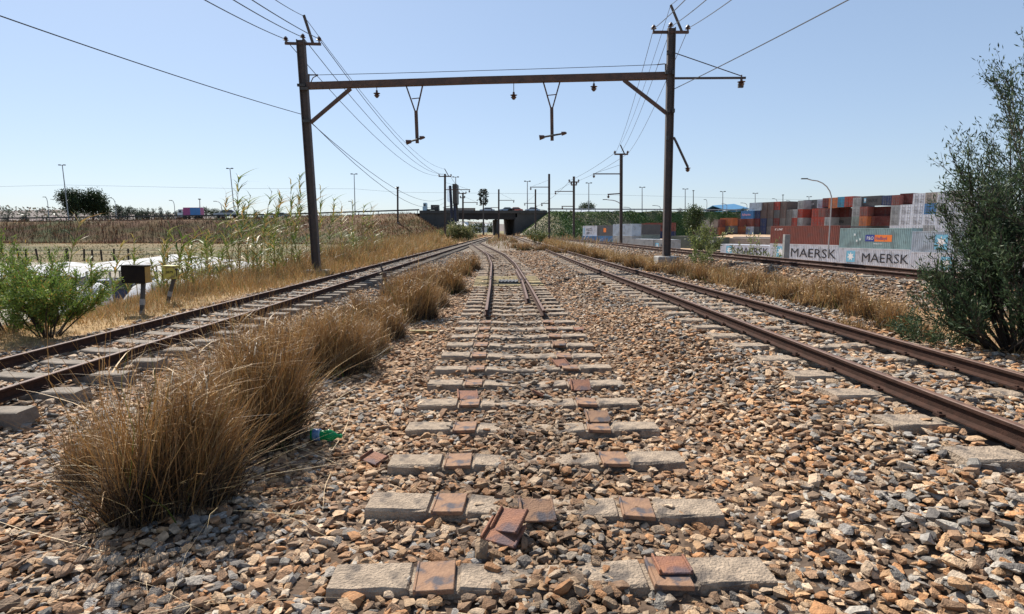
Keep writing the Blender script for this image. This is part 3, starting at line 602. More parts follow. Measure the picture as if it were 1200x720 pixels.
wire([at(736,180,58), at(678,212,84)], 'short right wire between the two right-hand poles', .016, sag=.6)
wire([at(667,213,84), at(640,236,118), at(600,246,180)], 'wire dropping from the cross-headed pole to the bridge', .02, sag=.5)
wire([at(528,207,78), at(546,227,118)], 'wire between the two poles of the left line', .02, sag=.5)
wire([at(-6,219,196), at(77,217,196), at(268,221,196), at(415,221.5,196), at(466,225.5,190), at(690,228,200), at(885,233,220), at(1000,236,240)], 'thin wire running level along the raised road', .035, sag=.0)

# ---------------------------------------------------------------- street lighting on the road
def mast_light(px, yt, label, Y=None, lean=0, dbl=True, r=.12, dark=False, yb=None):
    Y = Y or float(road_y((px-600)/F*195))+9; x = at(px,250,Y).x; zb = float(road_z(x)) - .5 if yb is None else at(px,yb,Y).z
    top = at(px, yt, Y); r_ = thing('street_lamp', label, 'street lamp', (x+lean, Y, zb), group='lamps along the raised road'); o = Vector(r_.location)
    q = MB(o); q.tube([(x+lean, Y, zb), top], [r*1.5, r], 6); q.build('lamp_post', DARK if dark else GALV, r_)
    q = MB(o); q.obox(top+Vector((0,0,.05)), (1.5 if dbl else .8,.3,.12)); q.build('crossbar', DARK, r_)
    for s in ((-1,1) if dbl else (0,)):
        q = MB(o); q.obox(top+Vector((s*.75,-.15,.1)), (.6,.5,.28)); q.build('lamp_head', DARK, r_)
def bow_light(px, yt, pxh, label, Y=None, r=.09, yb=None, big=1.0, grp='curved lamps along the raised road'):
    Y = Y or float(road_y((px-600)/F*195))+10; x = at(px,250,Y).x; zb = float(road_z(x))-.4 if yb is None else at(px,yb,Y).z
    top = at(pxh, yt, Y); H_ = top.z-zb; w_ = top.x-x
    r_ = thing('street_lamp', label, 'street lamp', (x, Y, zb), group=grp); o = Vector(r_.location)
    pts = [(x,Y,zb),(x,Y,zb+H_*.72)]+[(x+w_*.8*(1-math.cos(t_)), Y, zb+H_*(.72+.26*math.sin(t_))) for t_ in np.linspace(.2,PI/2,6)]+[tuple(top)]
    q = MB(o); q.tube(pts, [r*1.3]+[r]*(len(pts)-1), 6); q.build('lamp_post', GALV, r_)
    s = 1 if w_ > 0 else -1
    q = MB(o); q.obox(top+Vector((s*.3*big,0,-.02)), (.95*big,.3*big,.16*big)); q.build('lamp_head', DARK, r_)
for px, yt, ln, lb in ((73,194,1.9,'leaning high mast light in front of the big dark tree'),(269.5,198,1.6,'slightly leaning high mast light left of the reeds'),(415,204.5,.3,'mast light above the brown embankment right of the left mast'),
    (534,208,0,'mast light behind the black billboard'),(618,213,0,'mast light above the bridge'),(690,215,0,'mast light in front of the white warehouse'),(752.5,220,0,'mast light left of the right mast'),
    (803,222,0,'left one of the twin mast lights behind the round tree'),(847,225,0,'mast light just before the blue warehouse'),(885,227,0,'mast light over the light blue container'),(998-50,231,0,'mast light over the grey container gap')):
    mast_light(px, yt, lb, lean=ln)
mast_light(812.5,224,'dark mast light rising out of the round tree', dbl=False, dark=True)
mast_light(917.5,229,'dark single mast light over the container stack', dbl=False, dark=True)
mast_light(234,234,'short lamp behind the pink trailer', dbl=False)
for px, yt, ph, lb in ((57,231,53,'curved lamp left of the big dark tree'),(136,232,130,'curved lamp right of the big dark tree'),(205,235,201,'curved lamp in the middle of the far hill'),(260,236,253,'curved lamp just left of the leaning mast light'),
    (413,236,411,'short curved lamp behind the reeds'),(640,246,632,'low curved lamp at the bridge end'),(739,243,733,'curved lamp left of the tall mast light'),(773.5,241,767,'curved lamp beside the right mast'),(828,234,827,'small curved lamp right of the round tree'),
    (851.5,239,848,'curved lamp before the blue warehouse roof'),(875,238,870,'curved lamp behind the container stack left end'),(910,233,907,'small curved lamp over the red container'),(926,235,923.5,'small curved lamp over the blue warehouse')):
    bow_light(px, yt, ph, lb)
bow_light(727.5,234,710,'wide curved lamp on the embankment behind the tall pole', Y=150, yb=262, r=.1)
bow_light(973.5,209.5,945,'tall curved lamp standing in front of the container stack', Y=84, yb=300, r=.075, big=.9, grp='tall lamp in the container yard')

# ---------------------------------------------------------------- vehicles on the road
def paint(name, c): return mat(name, c, tuple(q*.8 for q in c), .4, .8)
def car(px, Y, L, label, m, bus=False, kind='car', zoff=0):
    x = at(px, 250, Y).x; z = float(road_z(x))+.06
    r = thing('parked_car' if False else 'car', label, kind, (x, Y, z)); q = MB()
    h = L/4.3
    prof = [(-2.15,.35),(-2.15,.8),(-1.2,.95),(-.6,1.42),(.9,1.42),(1.6,.95),(2.15,.85),(2.15,.35)]
    prof = [(a*h, b*h) for a, b in prof]; n = len(prof); vs = [(a,-.85*h,b) for a, b in prof]+[(a,.85*h,b) for a, b in prof]
    q.add(vs, [tuple(range(n)), tuple(range(n,2*n))[::-1]]+[(i,(i+1)%n,(i+1)%n+n,i+n) for i in range(n)]); q.build('body', m, r, bevel=.04)
    q = MB(); q.add([(-1.05*h,-.87*h,.97*h),(-.55*h,-.87*h,1.35*h),(.85*h,-.87*h,1.35*h),(1.4*h,-.87*h,.97*h),(-1.05*h,.87*h,.97*h),(-.55*h,.87*h,1.35*h),(.85*h,.87*h,1.35*h),(1.4*h,.87*h,.97*h)], [(0,1,2,3),(7,6,5,4),(0,4,5,1),(1,5,6,2),(2,6,7,3),(3,7,4,0)]); q.build('window', GLASS, r)
    for a in (-1.35, 1.35):
        for b_ in (-.85,.85):
            q = MB(); R = Matrix.Rotation(PI/2, 3, 'X'); q.lathe((a*h, b_*h+.1, .33*h), [(.33*h,0),(.33*h,.2)], 10, R=R); q.build('wheel', RUBBER, r)
    return r
def truck(px0, px1, Y, label, mcab, mload, load='box', lh=2.6, textm=None, cab='left', ztop=None):
    xa = at(px0,250,Y).x; xb = at(px1,250,Y).x; z = float(road_z((xa+xb)/2))+.06; L = xb-xa
    r = thing('truck', label, 'truck', ((xa+xb)/2, Y, z)); s = -1 if cab == 'left' else 1
    X = lambda f: s*(L/2-f*L)       # f = 0 at the nose
    b_ = lambda q, f0, f1, y0, y1, z0, z1: q.box(min(X(f0),X(f1)), max(X(f0),X(f1)), y0, y1, z0, z1)
    q = MB(); b_(q, 0, .24, -1.2, 1.2, .6, 2.0); b_(q, .04, .24, -1.15, 1.15, 2.0, 3.1); q.build('cab', mcab, r, bevel=.08)
    q = MB(); b_(q, .07, .19, -1.17, 1.17, 2.05, 2.75); b_(q, .035, .05, -1.0, 1.0, 2.05, 2.8); q.build('window', GLASS, r)
    q = MB(); b_(q, .1, 1, -.5, .5, .5, .8); q.build('chassis', DARK, r)
    q = MB()
    if load == 'box': b_(q, .27, 1, -1.25, 1.25, .9, .9+lh)
    else: b_(q, .27, 1, -1.25, 1.25, .9, 1.15); b_(q, .5, .98, -1.2, 1.2, 1.15, 1.15+lh)
    q.build('load_body', mload, r, bevel=.02)
    for f in (.1, .35, .8, .9):
        for y in (-1.0, 1.0):
            q = MB(); q.lathe((X(f), y+.12, .45), [(.48,0),(.48,.25)], 12, R=Matrix.Rotation(PI/2, 3, 'X')); q.build('wheel', RUBBER, r)
    return r
truck(496,515,187.5,'light blue cab truck with low dark load left of the bridge', paint('pale_blue_cab',(.45,.62,.72)), DARK, 'flat', 1.3)
tr = truck(210,237,190,'truck with pink and blue curtain trailer behind the left guard rail', paint('white_cab',(.75,.75,.75)), paint('magenta_curtain',(.42,.07,.22)), 'box', 2.7)
q = MB(); q.box(.5,3.7,-1.28,-1.255,1.0,3.5); q.build('blue_panel', paint('blue_curtain',(.06,.22,.5)), tr)
car(268,188,8.0,'silver car behind the leaning mast light', paint('silver_paint',(.45,.47,.5)))
for px, c, lb in ((317,(.75,.75,.75),'white car just left of the tall left mast'),(330,(.5,.55,.6),'grey-blue car behind the reeds beside the left mast'),(594,(.35,.42,.5),'grey-blue car on the bridge above the dark opening'),(604,(.7,.15,.1),'reddish car on the bridge above the concrete wall'),(571,(.7,.72,.75),'white car on the bridge over the pale opening'),(624,(.6,.65,.7),'pale car at the right end of the bridge')):
    car(px, 188.5, 4.6, lb, paint('car_paint_%d' % px, c))

# ---------------------------------------------------------------- billboard and mast disguised as tree
x = at(530,240,158).x
Bb = thing('billboard', 'tall black billboard seen edge-on beside the bridge, with a walkway under it', 'billboard', (x, 158, 0)); bo_ = Vector(Bb.location)
def bb(name, m, fn): q = MB(bo_); fn(q); return q.build(name, m, Bb)
bb('sign_panel', DARK, lambda q: q.box(at(528,0,158).x, at(533,0,158).x, 157, 163, at(0,239,158).z, at(0,216,158).z))
bb('sign_face', mat('pale_sign_face',(.45,.58,.72),(.55,.66,.78),.5,.3), lambda q: q.add([at(528,238,158.0), at(524,236,163.5), at(524,219,163.5), at(528,217,158.0), at(528,238,158.4), at(524.4,236,163.9), at(524.4,219,163.9), at(528,217,158.4)], [(0,1,2,3),(7,6,5,4),(0,4,5,1),(2,6,7,3),(1,5,6,2),(0,3,7,4)]))
for px in (527.5, 531.5): bb('column', mat('navy_steel',(.02,.03,.06)), lambda q: q.tube([(at(px,0,158).x, 158, -.3), at(px,218,158)], .35, 8))
bb('column', DARK, lambda q: q.tube([(at(534.8,0,158).x, 160, -.3), at(534.8,236,160)], .25, 8))
bb('walkway', DARK, lambda q: q.add([at(519,243,157.5), at(537,239.5,157.5), at(537,240.3,157.5), at(519,243.6,157.5), at(519,243,159.5), at(537,239.5,159.5), at(537,240.3,159.5), at(519,243.6,159.5)], [(0,1,2,3),(7,6,5,4),(0,4,5,1),(1,5,6,2),(2,6,7,3),(3,7,4,0)]))
bb('ladder', STEEL, lambda q: [q.tube([at(529,258-k*2,157.4), at(530.5,258-k*2,157.4)], .06, 4) for k in range(10)])

# ---------------------------------------------------------------- shipping containers
def container_parts(L, Wd=2.44, Hh=2.6, pitch=.30):
    f = MB(); t = .09
    for x in (0, L-t):
        for y in (0, Wd-t): f.box(x, x+t, y, y+t, 0, Hh)
    for y in (0, Wd-t):
        for z in (0, Hh-t): f.box(t+.002, L-t-.002, y, y+t, z, z+t)
    for x in (0, L-t):
        for z in (0, Hh-t): f.box(x, x+t, t+.002, Wd-t-.002, z, z+t)
    frame_ = f.mesh('container_frame')
    def corr(p0, ax, Ln, out, z0, z1, pit=pitch, dep=.065):
        q = MB(); n = max(int(Ln/pit), 2); w = Ln/n; pr = []
        for i in range(n): pr += [(i*w, 0), (i*w+w*.32, 0), (i*w+w*.5, dep), (i*w+w*.82, dep)]
        pr.append((Ln, 0)); vs = []
        for a, d in pr:
            for z in (z0, z1): vs.append(Vector(p0)+Vector(ax)*a-Vector(out)*d+Vector((0,0,z)))
        q.add(vs, [(2*i, 2*i+2, 2*i+3, 2*i+1) for i in range(len(pr)-1)]); return q
    s1 = corr((t,.012,0),(1,0,0),L-2*t,(0,-1,0),t,Hh-t).mesh('side_wall'); s2 = corr((t,Wd-.012,0),(1,0,0),L-2*t,(0,1,0),t,Hh-t).mesh('side_wall')
    e = corr((L-.012,t,0),(0,1,0),Wd-2*t,(1,0,0),t,Hh-t).mesh('end_wall')
    r = MB().box(t,L-t,t,Wd-t,Hh-.05,Hh-.012).mesh('roof'); d = []; bars = []
    for y0 in (t, Wd/2+.01):
        q = MB(); q.box(.02,.07,y0,y0+Wd/2-t-.01,t,Hh-t)
        for k in range(3): q.box(.008,.022,y0+.05,y0+Wd/2-t-.06,.28+k*.78,.82+k*.78)
        d.append(q.mesh('door')); q = MB()
        for yy in (.28,.78): q.tube([(-.02,y0+yy,.1),(-.02,y0+yy,Hh-.1)], .025, 5)
        for z in (.5,1.1,1.9): q.box(-.035,.0,y0+.2,y0+.86,z,z+.05)
        bars.append(q.mesh('locking_bars'))
    return frame_, s1, s2, e, r, d, bars
TPL = {6: container_parts(6.06), 12: container_parts(12.19)}
CCOL = dict(white=(.64,.68,.75), palegrey=(.34,.36,.37), lightblue=(.42,.50,.58), grey=(.12,.125,.13), midgrey=(.17,.165,.16), brown=(.24,.075,.055), greybrown=(.15,.105,.09), maroon=(.12,.025,.022), red=(.36,.045,.025), darkred=(.17,.03,.025), orange=(.48,.15,.05), navy=(.03,.05,.13), blue=(.06,.20,.42), cyan=(.04,.28,.45), tan=(.38,.30,.24), teal=(.28,.42,.43), greengrey=(.22,.28,.26), rustorange=(.38,.13,.06), darkgreen=(.09,.11,.09), beige=(.36,.32,.28), pink=(.24,.075,.06))
def cmat(c): 
    v = CCOL[c]; return mat('container_'+c, v, tuple(q*.78 for q in v), .6, .7, .0, c3=tuple(q*.6+.03 for q in v), s3=.9)
BARM = mat('galvanised_bars', (.13,.13,.13), None, .5)
def text(s, parent, loc, rot, size, m, name='lettering', shear=0, ext=.004, sx=1, bold=.0):
    cu = bpy.data.curves.new('lettering', 'FONT'); cu.body = s; cu.size = size; cu.extrude = ext; cu.offset = bold; cu.shear = shear; cu.resolution_u = 2
    tmp = bpy.data.objects.new('t', cu); C.objects.link(tmp); bpy.context.view_layer.update(); me = bpy.data.meshes.new_from_object(tmp.evaluated_get(bpy.context.evaluated_depsgraph_get())); bpy.data.objects.remove(tmp); me.name = 'lettering'; me.materials.clear(); cu = me
    o = bpy.data.objects.new(name, me); C.objects.link(o); o.parent = parent; o.location = loc; o.rotation_euler = rot; o.scale = (sx,1,1); cu.materials.append(m); return o
INK = mat('black_print', (.02,.02,.025)); WINK = mat('white_print', (.75,.75,.75)); BINK = mat('light_blue_print', (.16,.42,.58)); NINK = mat('navy_print', (.03,.05,.25)); OINK = mat('orange_print', (.75,.20,.04)); PINKI = mat('pink_print', (.7,.35,.4))
N_C = [0]
def container(px0, px1, zt, zb, kind, L, colour, label, Y, lines=(), group='shipping containers in the yard', u=(.42,-.907), roofc=None):
    """front face runs in the direction u from the pixel column px0 to px1, at distance Y where it begins"""
    u = Vector((u[0], u[1], 0)).normalized(); A = at(px0, 300, Y); A.z = 0; r2 = (px1-600)/F
    dcam = lambda P: P.y*CT+(EYE-1)*0
    s = (r2*A.y-A.x)/(u.x-r2*u.y); base = 12.19 if L == 12 else 6.06
    v = Vector((-u.y, u.x, 0))
    if kind == 'S': o, ang, sc = A, math.atan2(u.y, u.x), (s-.06)/base
    else: o, ang, sc = A+u*s, math.atan2(v.y, v.x), (s-.05)/2.44
    r = thing('shipping_container', label, 'container', (o.x, o.y, zb), ang, group)
    r.scale = (sc if kind == 'S' else 1, 1 if kind == 'S' else sc, (zt-zb)/2.6)
    f, s1, s2, e, rf, ds, bars = TPL[L]; m = cmat(colour)
    link('frame', f, r, m); link('side_wall', s1, r, m); link('side_wall', s2, r, m); link('end_wall', e, r, m); link('roof', rf, r, cmat(roofc or colour))
    for d, bb_ in zip(ds, bars): dd = link('door', d, r, m); link('locking_bars', bb_, dd, BARM)
    for (tx, x, z, size, m_, *ex) in lines:
        ek = ex[0] if ex else {}; text(tx, r, (x, -.012, z), (PI/2, 0, 0), size, m_, sx=ek.get('sx',1), shear=ek.get('shear',0), bold=ek.get('bold',0))
    return r
def star_panel(r, x, z, s, star=True, bgm=BINK, fm=WINK):
    q = MB(); q.box(x, x+s, -.010, .0, z, z+s); q.build('emblem', bgm, r)
    if star:
        q = MB(); cx, cz = x+s/2, z+s/2; P_ = []
        for k in range(14):
            R = s*(.42 if k % 2 == 0 else .2); a = PI/2+k*PI/7; P_.append((cx+R*math.cos(a), -.016, cz+R*math.sin(a)))
        q.add(P_+[(p[0], -.011, p[2]) for p in P_], [tuple(range(14))[::-1]]+[(i,(i+1)%14,(i+1)%14+14,i+14) for i in range(14)]); q.build('star', fm, r)
# near row, standing low beside the raised track
cA = container(844, 900, -.96, -3.56, 'S', 12, 'white', 'white container with MAERSK lettering at the left end of the low front row', 112, [('MAERSK', 4.4, .9, 1.75, INK, dict(sx=1.2))])
star_panel(cA, 1.6, .8, 1.5)
cB = container(901.5, 981, -.62, -3.45, 'S', 12, 'white', 'white MAERSK container under the ribbed maroon one', 101, [('MAERSK', 4.0, .75, 1.8, INK, dict(sx=1.2))])
star_panel(cB, 1.4, .6, 1.6)
container(901.5, 981, 2.3, -.60, 'S', 12, 'brown', 'ribbed maroon container with small white letters at its upper left corner', 101, [('K LINE', .8, 1.95, .42, WINK, dict(shear=.3, bold=0, sx=1.2))])
cC = container(982.5, 1065, -.98, -3.6, 'S', 12, 'white', 'white MAERSK container under the teal one, partly behind the dark bush', 89.2, [('MAERSK', 4.2, .7, 1.8, INK, dict(sx=1.2))])
star_panel(cC, 1.5, .6, 1.6)
cD = container(982.5, 1065, 1.88, -.96, 'S', 12, 'teal', 'teal ribbed container with a blue and orange company sign', 89.2, [('P&O', 4.95, 1.12, .62, WINK, dict(bold=0)), ('Nedlloyd', 6.45, 1.12, .62, NINK, dict(sx=.85, bold=0)), ('Nedlloyd Line', 6.2, .55, .25, WINK)])
q = MB(); q.box(4.7, 6.3, -.009, 0, .9, 1.75); q.build('sign_panel', NINK, cD); q = MB(); q.box(6.32, 9.2, -.009, 0, .9, 1.75); q.build('sign_panel', OINK, cD)
for a, b_ in ((2.6,1.55),(3.0,.75),(3.6,.95)): star_panel(cD, a, b_, .42, True, cmat('teal'), WINK)
cE = container(1067, 1172, -1.2, -3.7, 'S', 12, 'white', 'white container with a light blue emblem hidden low behind the dark bush', 77.8)
star_panel(cE, 4.5, .5, 1.6)
cE = container(1067, 1172, 1.45, -1.18, 'S', 12, 'lightblue', 'pale container with light blue mark seen through the dark bush', 77.8); star_panel(cE, 3.4, .4, 1.8)
container(1175, 1300, -1.3, -3.8, 'S', 12, 'palegrey', 'pale grey container behind the right of the dark bush', 67.0)
container(1175, 1300, 1.3, -1.28, 'S', 12, 'tan', 'tan upper container behind the right of the dark bush', 67.0)
container(843, 901, .02, -2.58, 'S', 12, 'tan', 'long tan container whose pale roof shows above the leftmost MAERSK one', 126, roofc='beige')
container(858, 905, .15, -2.5, 'S', 12, 'beige', 'beige container with pale roof behind the long tan one', 137, roofc='white')
container(812, 843, .2, -2.4, 'S', 12, 'darkgreen', 'dark green container among leafy weeds right of the right mast', 128, roofc='tan', lines=[('SAZ', 7.0, 1.0, 1.3, WINK)])
container(786, 811, .3, -2.4, 'S', 6, 'darkgreen', 'dark green container partly hidden behind the right mast', 138, roofc='tan')
# middle group before the green embankment
MG = 'containers in front of the green embankment'
a_ = container(682.5, 698.8, 2.73, .13, 'S', 6, 'white', 'white container with dark letters at the far left of the group', 158, [('HLCU', 1.6, 1.3, .95, INK, dict(bold=0)), ('1804', 1.6, .55, .7, INK)], MG)
q = MB(); q.box(.4, .75, -.01, 0, .5, 2.1); q.build('emblem', BINK, a_)
container(681.5, 698.6, .11, -2.47, 'S', 6, 'blue', 'blue container under the white lettered one', 158, group=MG)
a_ = container(699.2, 717, 2.8, .2, 'S', 6, 'grey', 'grey container with an orange emblem', 152, group=MG); star_panel(a_, 2.6, .9, 1.0, True, OINK, OINK)
container(699.2, 717, .18, -2.4, 'S', 6, 'blue', 'blue container under the grey one with orange emblem', 152, group=MG)
container(717.6, 739.6, 2.96, .36, 'S', 6, 'lightblue', 'plain light blue container beside the tall pole foot', 136, group=MG)
container(717.6, 739.6, .34, -2.26, 'S', 6, 'palegrey', 'pale container under the plain light blue one', 136, group=MG)
container(740, 750.3, 3.07, .47, 'E', 6, 'grey', 'dark grey container showing its doors', 158, group=MG)
container(740, 750.3, .45, -2.15, 'E', 6, 'greengrey', 'green-grey container under the dark grey doors', 158, group=MG)
a_ = container(755.5, 789, 3.76, 1.3, 'S', 12, 'brown', 'brown container with light blue star emblem and dark letters', 178, [('MAERSK', 3.6, .9, 1.3, INK, dict(bold=0, sx=1.2))], MG, u=(.9,-.43)); star_panel(a_, 1.4, .7, 1.3)
container(755.5, 789, 1.28, -1.3, 'S', 12, 'navy', 'navy container under the brown starred one', 178, group=MG, u=(.9,-.43))
container(750.5, 755.3, 3.6, 1.1, 'E', 6, 'pink', 'pinkish brown container end left of the brown starred one', 181, group=MG)
container(750.5, 755.3, 1.08, -1.5, 'E', 6, 'brown', 'brown container end left of the navy one', 181, group=MG)
container(740, 764.5, -.17, -2.77, 'S', 6, 'palegrey', 'low pale grey container just above the raised track', 124, group=MG, roofc='white')
a_ = container(765, 785, -.17, -2.77, 'S', 6, 'palegrey', 'low pale container with blue star just left of the right mast', 118, [('MSK', 2.6, .8, 1.4, INK)], MG, roofc='white'); star_panel(a_, .8, .7, 1.2)
# low mid group left of the tall stack
def tiers(px0, px1, kind, L, cols, ztop, Y, what, h=2.6, group='back stacks of shipping containers', lines=None, u=None):
    for k, c in enumerate(cols):
        if c is None: continue
        wh = ['topmost', 'second from the top', 'third from the top', 'lowest'][k] if len(cols) > 1 else 'single'
        r = container(px0, px1, ztop-k*(h+.02), ztop-k*(h+.02)-h, kind, L, c, f'{NICE.get(c,c)} container, {wh}, {what}', Y, (lines or {}).get(k, ()), group, **({'u': u} if u else {}))
NICE = dict(lightblue='light blue', palegrey='pale grey', midgrey='mid grey', greybrown='grey-brown', darkred='dark red', rustorange='rust orange', greengrey='green-grey', pink='dusty pink', darkgreen='dark green')
tiers(811, 832.5, 'S', 6, ['beige','greybrown'], 5.1, 205, 'just right of round tree')
tiers(833, 841.6, 'E', 6, ['brown','rustorange'], 5.2, 207, 'second right of round tree')
tiers(842, 856, 'S', 6, ['orange','midgrey'], 5.7, 207, 'column with the bright orange side')
tiers(856.6, 865.6, 'E', 6, ['brown','rustorange'], 5.4, 205, 'column touching the tall stack')
Yf = lambda px: 205-.27*(px-866)
stk = [ # px0, px1, kind, L, colours top to bottom, phrase
 (866, 879.3, 'S', 6, [None,'blue','brown','white'], 'first column of the tall stack', {1:[('Safmarine',.6,1.0,1.1,PINKI,dict(bold=0))],3:[('MOSTA',1.2,.9,1.1,INK,dict(bold=0))]}),
 (880, 887, 'E', 6, [None,'navy','darkred','grey'], 'second column of the tall stack', None),
 (887.6, 894.8, 'E', 6, [None,'greybrown','navy','navy'], 'third column of the tall stack', None),
 (895.4, 902.4, 'E', 6, ['greybrown','greybrown','grey','midgrey'], 'fourth column of the tall stack', None),
 (903, 909.8, 'E', 6, ['red','grey','darkred','midgrey'], 'fifth column of the tall stack', None),
 (910.4, 917, 'E', 6, ['greybrown','greybrown','midgrey','brown'], 'sixth column of the tall stack', None),
 (917.6, 924, 'E', 6, [None,'midgrey','midgrey','grey'], 'seventh column, under the blue roof', None),
 (924.6, 930.6, 'E', 6, [None,'palegrey','red','grey'], 'eighth column, under the blue roof', None),
 (931.2, 937, 'E', 12, ['palegrey','red','palegrey','brown'], 'column left of the bright red doors', None),
 (948, 954.6, 'E', 6, [None,'red','red','red'], 'column of bright red doors', None),
 (955.2, 962.6, 'E', 6, [None,'pink','red','brown'], 'column right of the bright red doors', None),
 (963.2, 970, 'E', 12, [None,'maroon','palegrey','grey'], 'column behind the tall curved lamp post', None),
 (994.6, 1003, 'E', 6, ['palegrey','palegrey','greengrey','grey'], 'pale column right of the curved lamp', None),
 (1003.6, 1012, 'E', 12, [None,'pink','orange','grey'], 'column with a low orange door', None),
 (1039.5, 1048.3, 'E', 6, ['pink','palegrey','palegrey','white'], 'column left of the white door columns', None),
 (1050, 1063, 'E', 6, [None,'white','white','white'], 'first white-door column', None),
 (1064, 1077, 'E', 6, ['white','white','white','white'], 'second column of white doors', None),
 (1078, 1091, 'E', 6, ['beige','blue','white','palegrey'], 'column with a blue-framed door by the bush', None),
 (1092, 1105, 'E', 6, ['white','palegrey','white','white'], 'column behind the left twigs of the bush', None),
 (1106, 1120, 'E', 6, ['beige','white','palegrey','white'], 'column behind the left half of the bush', None),
 (1121, 1136, 'E', 6, ['white','beige','white','palegrey'], 'column behind the middle of the bush', None),
 (1137, 1152, 'E', 6, ['palegrey','white','white','white'], 'column far behind the right half of the bush', None),
]
for a, b_, kd, L_, cols_, ph, ln in stk: tiers(a, b_, kd, L_, cols_, 10.65, Yf(a), ph, lines=ln)
def single(px0, px1, kind, L_, c, label, zt, Y, lines=(), h=2.6): return container(px0, px1, zt, zt-h, kind, L_, c, label, Y, lines, 'back stacks of shipping containers')
single(875.3, 888, 'S', 6, 'lightblue', 'light blue container on top at the left end of the tall stack', 10.65, Yf(875))
single(888.4, 895, 'E', 6, 'greybrown', 'grey-brown container on top, second from the left end of the tall stack', 10.65, Yf(888))
a_ = single(937.4, 953, 'S', 6, 'grey', 'dark grey top container with small white letters left of the curved lamp', 10.9, Yf(937)+4, [('MAERSK', 1.6, 1.0, .9, WINK)])
single(953.6, 959, 'E', 6, 'lightblue', 'light blue top container left of the curved lamp', 10.9, Yf(953)+3)
single(959.6, 966, 'E', 6, 'darkred', 'dark red top container left of the curved lamp', 11.1, Yf(959)+2)
single(966.8, 976, 'E', 6, 'orange', 'orange-red top container touching the curved lamp post', 11.9-.9, Yf(967), h=3.0)
single(976.5, 984.5, 'E', 6, 'cyan', 'bright blue container on top of the stack', 11.1, Yf(976), h=2.9)
single(985, 994.2, 'E', 6, 'red', 'bright red container on top of the stack', 11.1, Yf(985), h=2.9)
a_ = single(1003.6, 1027, 'S', 12, 'grey', 'grey top container with dark MAERSK letters and blue star', 10.9, Yf(1004)+1, [('MAERSK', 4.2, .9, 1.3, INK, dict(sx=1.2, bold=0))]); star_panel(a_, 2.0, .8, 1.3)
single(1028.5, 1039, 'E', 6, 'navy', 'navy container with pale bars on top of the stack', 10.7, Yf(1028))
single(1049, 1063.3, 'S', 6, 'maroon', 'dark maroon top container left of the white doors', 11.0, Yf(1049)+2)
single(970.5, 991, 'S', 12, 'maroon', 'long dark maroon container under the orange, blue and red ones', 8.0, Yf(970)+4)
single(970.5, 993, 'S', 12, 'midgrey', 'long grey container low behind the maroon ribbed one', 5.4, Yf(970)+4, [('MAERSK', 4.0, .9, 1.2, INK)])
single(1012.5, 1038.8, 'S', 12, 'maroon', 'long maroon container under the grey MAERSK one', 8.0, Yf(1012)+3)
single(1012.5, 1021, 'E', 6, 'pink', 'dusty pink container doors just above the teal container', 5.4, Yf(1012)+2)
single(1021.4, 1047, 'S', 12, 'maroon', 'maroon container just above the teal one, near the bush', 5.4, Yf(1021)+2)
single(937.4, 947.4, 'S', 6, 'maroon', 'short maroon side right of the red and white doors', 8.0, Yf(937)+4)
single(937.4, 947.4, 'S', 6, 'palegrey', 'short pale grey side under the maroon one', 5.4, Yf(937)+4)

# ---------------------------------------------------------------- sheds and warehouses
def shed(px0, px1, yt0, yt1, Y, D, label, wall, roof, zb=0, ridge_=1.5, doors=0, yb=None):
    a = at(px0, yt0, Y); b_ = at(px1, yt1, Y); zb_ = zb if yb is None else at(px0, yb, Y).z
    r = thing('warehouse', label, 'warehouse', ((a.x+b_.x)/2, Y, zb_)); o = Vector(r.location); q = MB(o)
    q.add([(a.x,Y,zb_),(b_.x,Y,zb_),(b_.x,Y+D,zb_),(a.x,Y+D,zb_),(a.x,Y,a.z-.8),(b_.x,Y,b_.z-.8),(b_.x,Y+D,b_.z-.8),(a.x,Y+D,a.z-.8)], [(0,1,5,4),(1,2,6,5),(2,3,7,6),(3,0,4,7),(3,2,1,0)]); q.build('wall', wall, r)
    q = MB(o); e_ = .6
    q.add([(a.x-e_,Y-e_,a.z-.82),(b_.x+e_,Y-e_,b_.z-.82),(b_.x+e_,Y+D/2,b_.z+ridge_),(a.x-e_,Y+D/2,a.z+ridge_),(b_.x+e_,Y+D+e_,b_.z-.82),(a.x-e_,Y+D+e_,a.z-.82),
           (a.x-e_,Y-e_,a.z-.5),(b_.x+e_,Y-e_,b_.z-.5),(b_.x+e_,Y+D/2,b_.z+ridge_+.3),(a.x-e_,Y+D/2,a.z+ridge_+.3),(b_.x+e_,Y+D+e_,b_.z-.5),(a.x-e_,Y+D+e_,a.z-.5)],
          [(6,7,8,9),(9,8,10,11),(0,3,2,1),(3,5,4,2),(0,1,7,6),(4,5,11,10),(1,2,8,7),(2,4,10,8),(0,6,9,3),(3,9,11,5)]); q.build('roof', roof, r)
    for k in range(doors):
        xx = a.x+(b_.x-a.x)*(k+.5)/doors; q = MB(o); q.box(xx-2, xx+2, Y-.06, Y-.003, zb_, zb_+(a.z-zb_)*.6); q.build('door', GLASS if k % 2 else DARK, r)
    return r
shed(676, 734, 248, 249.0, 330, 60, 'long white warehouse beyond the road, trees behind it', mat('pale_cladding',(.5,.52,.53),(.44,.46,.47),.6,.2), mat('pale_roof',(.36,.38,.40),(.3,.32,.34),.5,.1), 0, 1.6, 6)
shed(826, 858, 247, 247, 330, 30, 'low pale building right of the round tree', WHITE, mat('pale_roof',(.36,.38,.40)), 0, .6, 3)
shed(852, 876, 245, 243, 300, 40, 'blue warehouse left of the tall container stack', mat('blue_cladding',(.03,.17,.33),(.025,.13,.27),.5,.3), mat('blue_roof',(.03,.15,.29),(.025,.13,.25),.5,.2), 0, 2.2, 2)
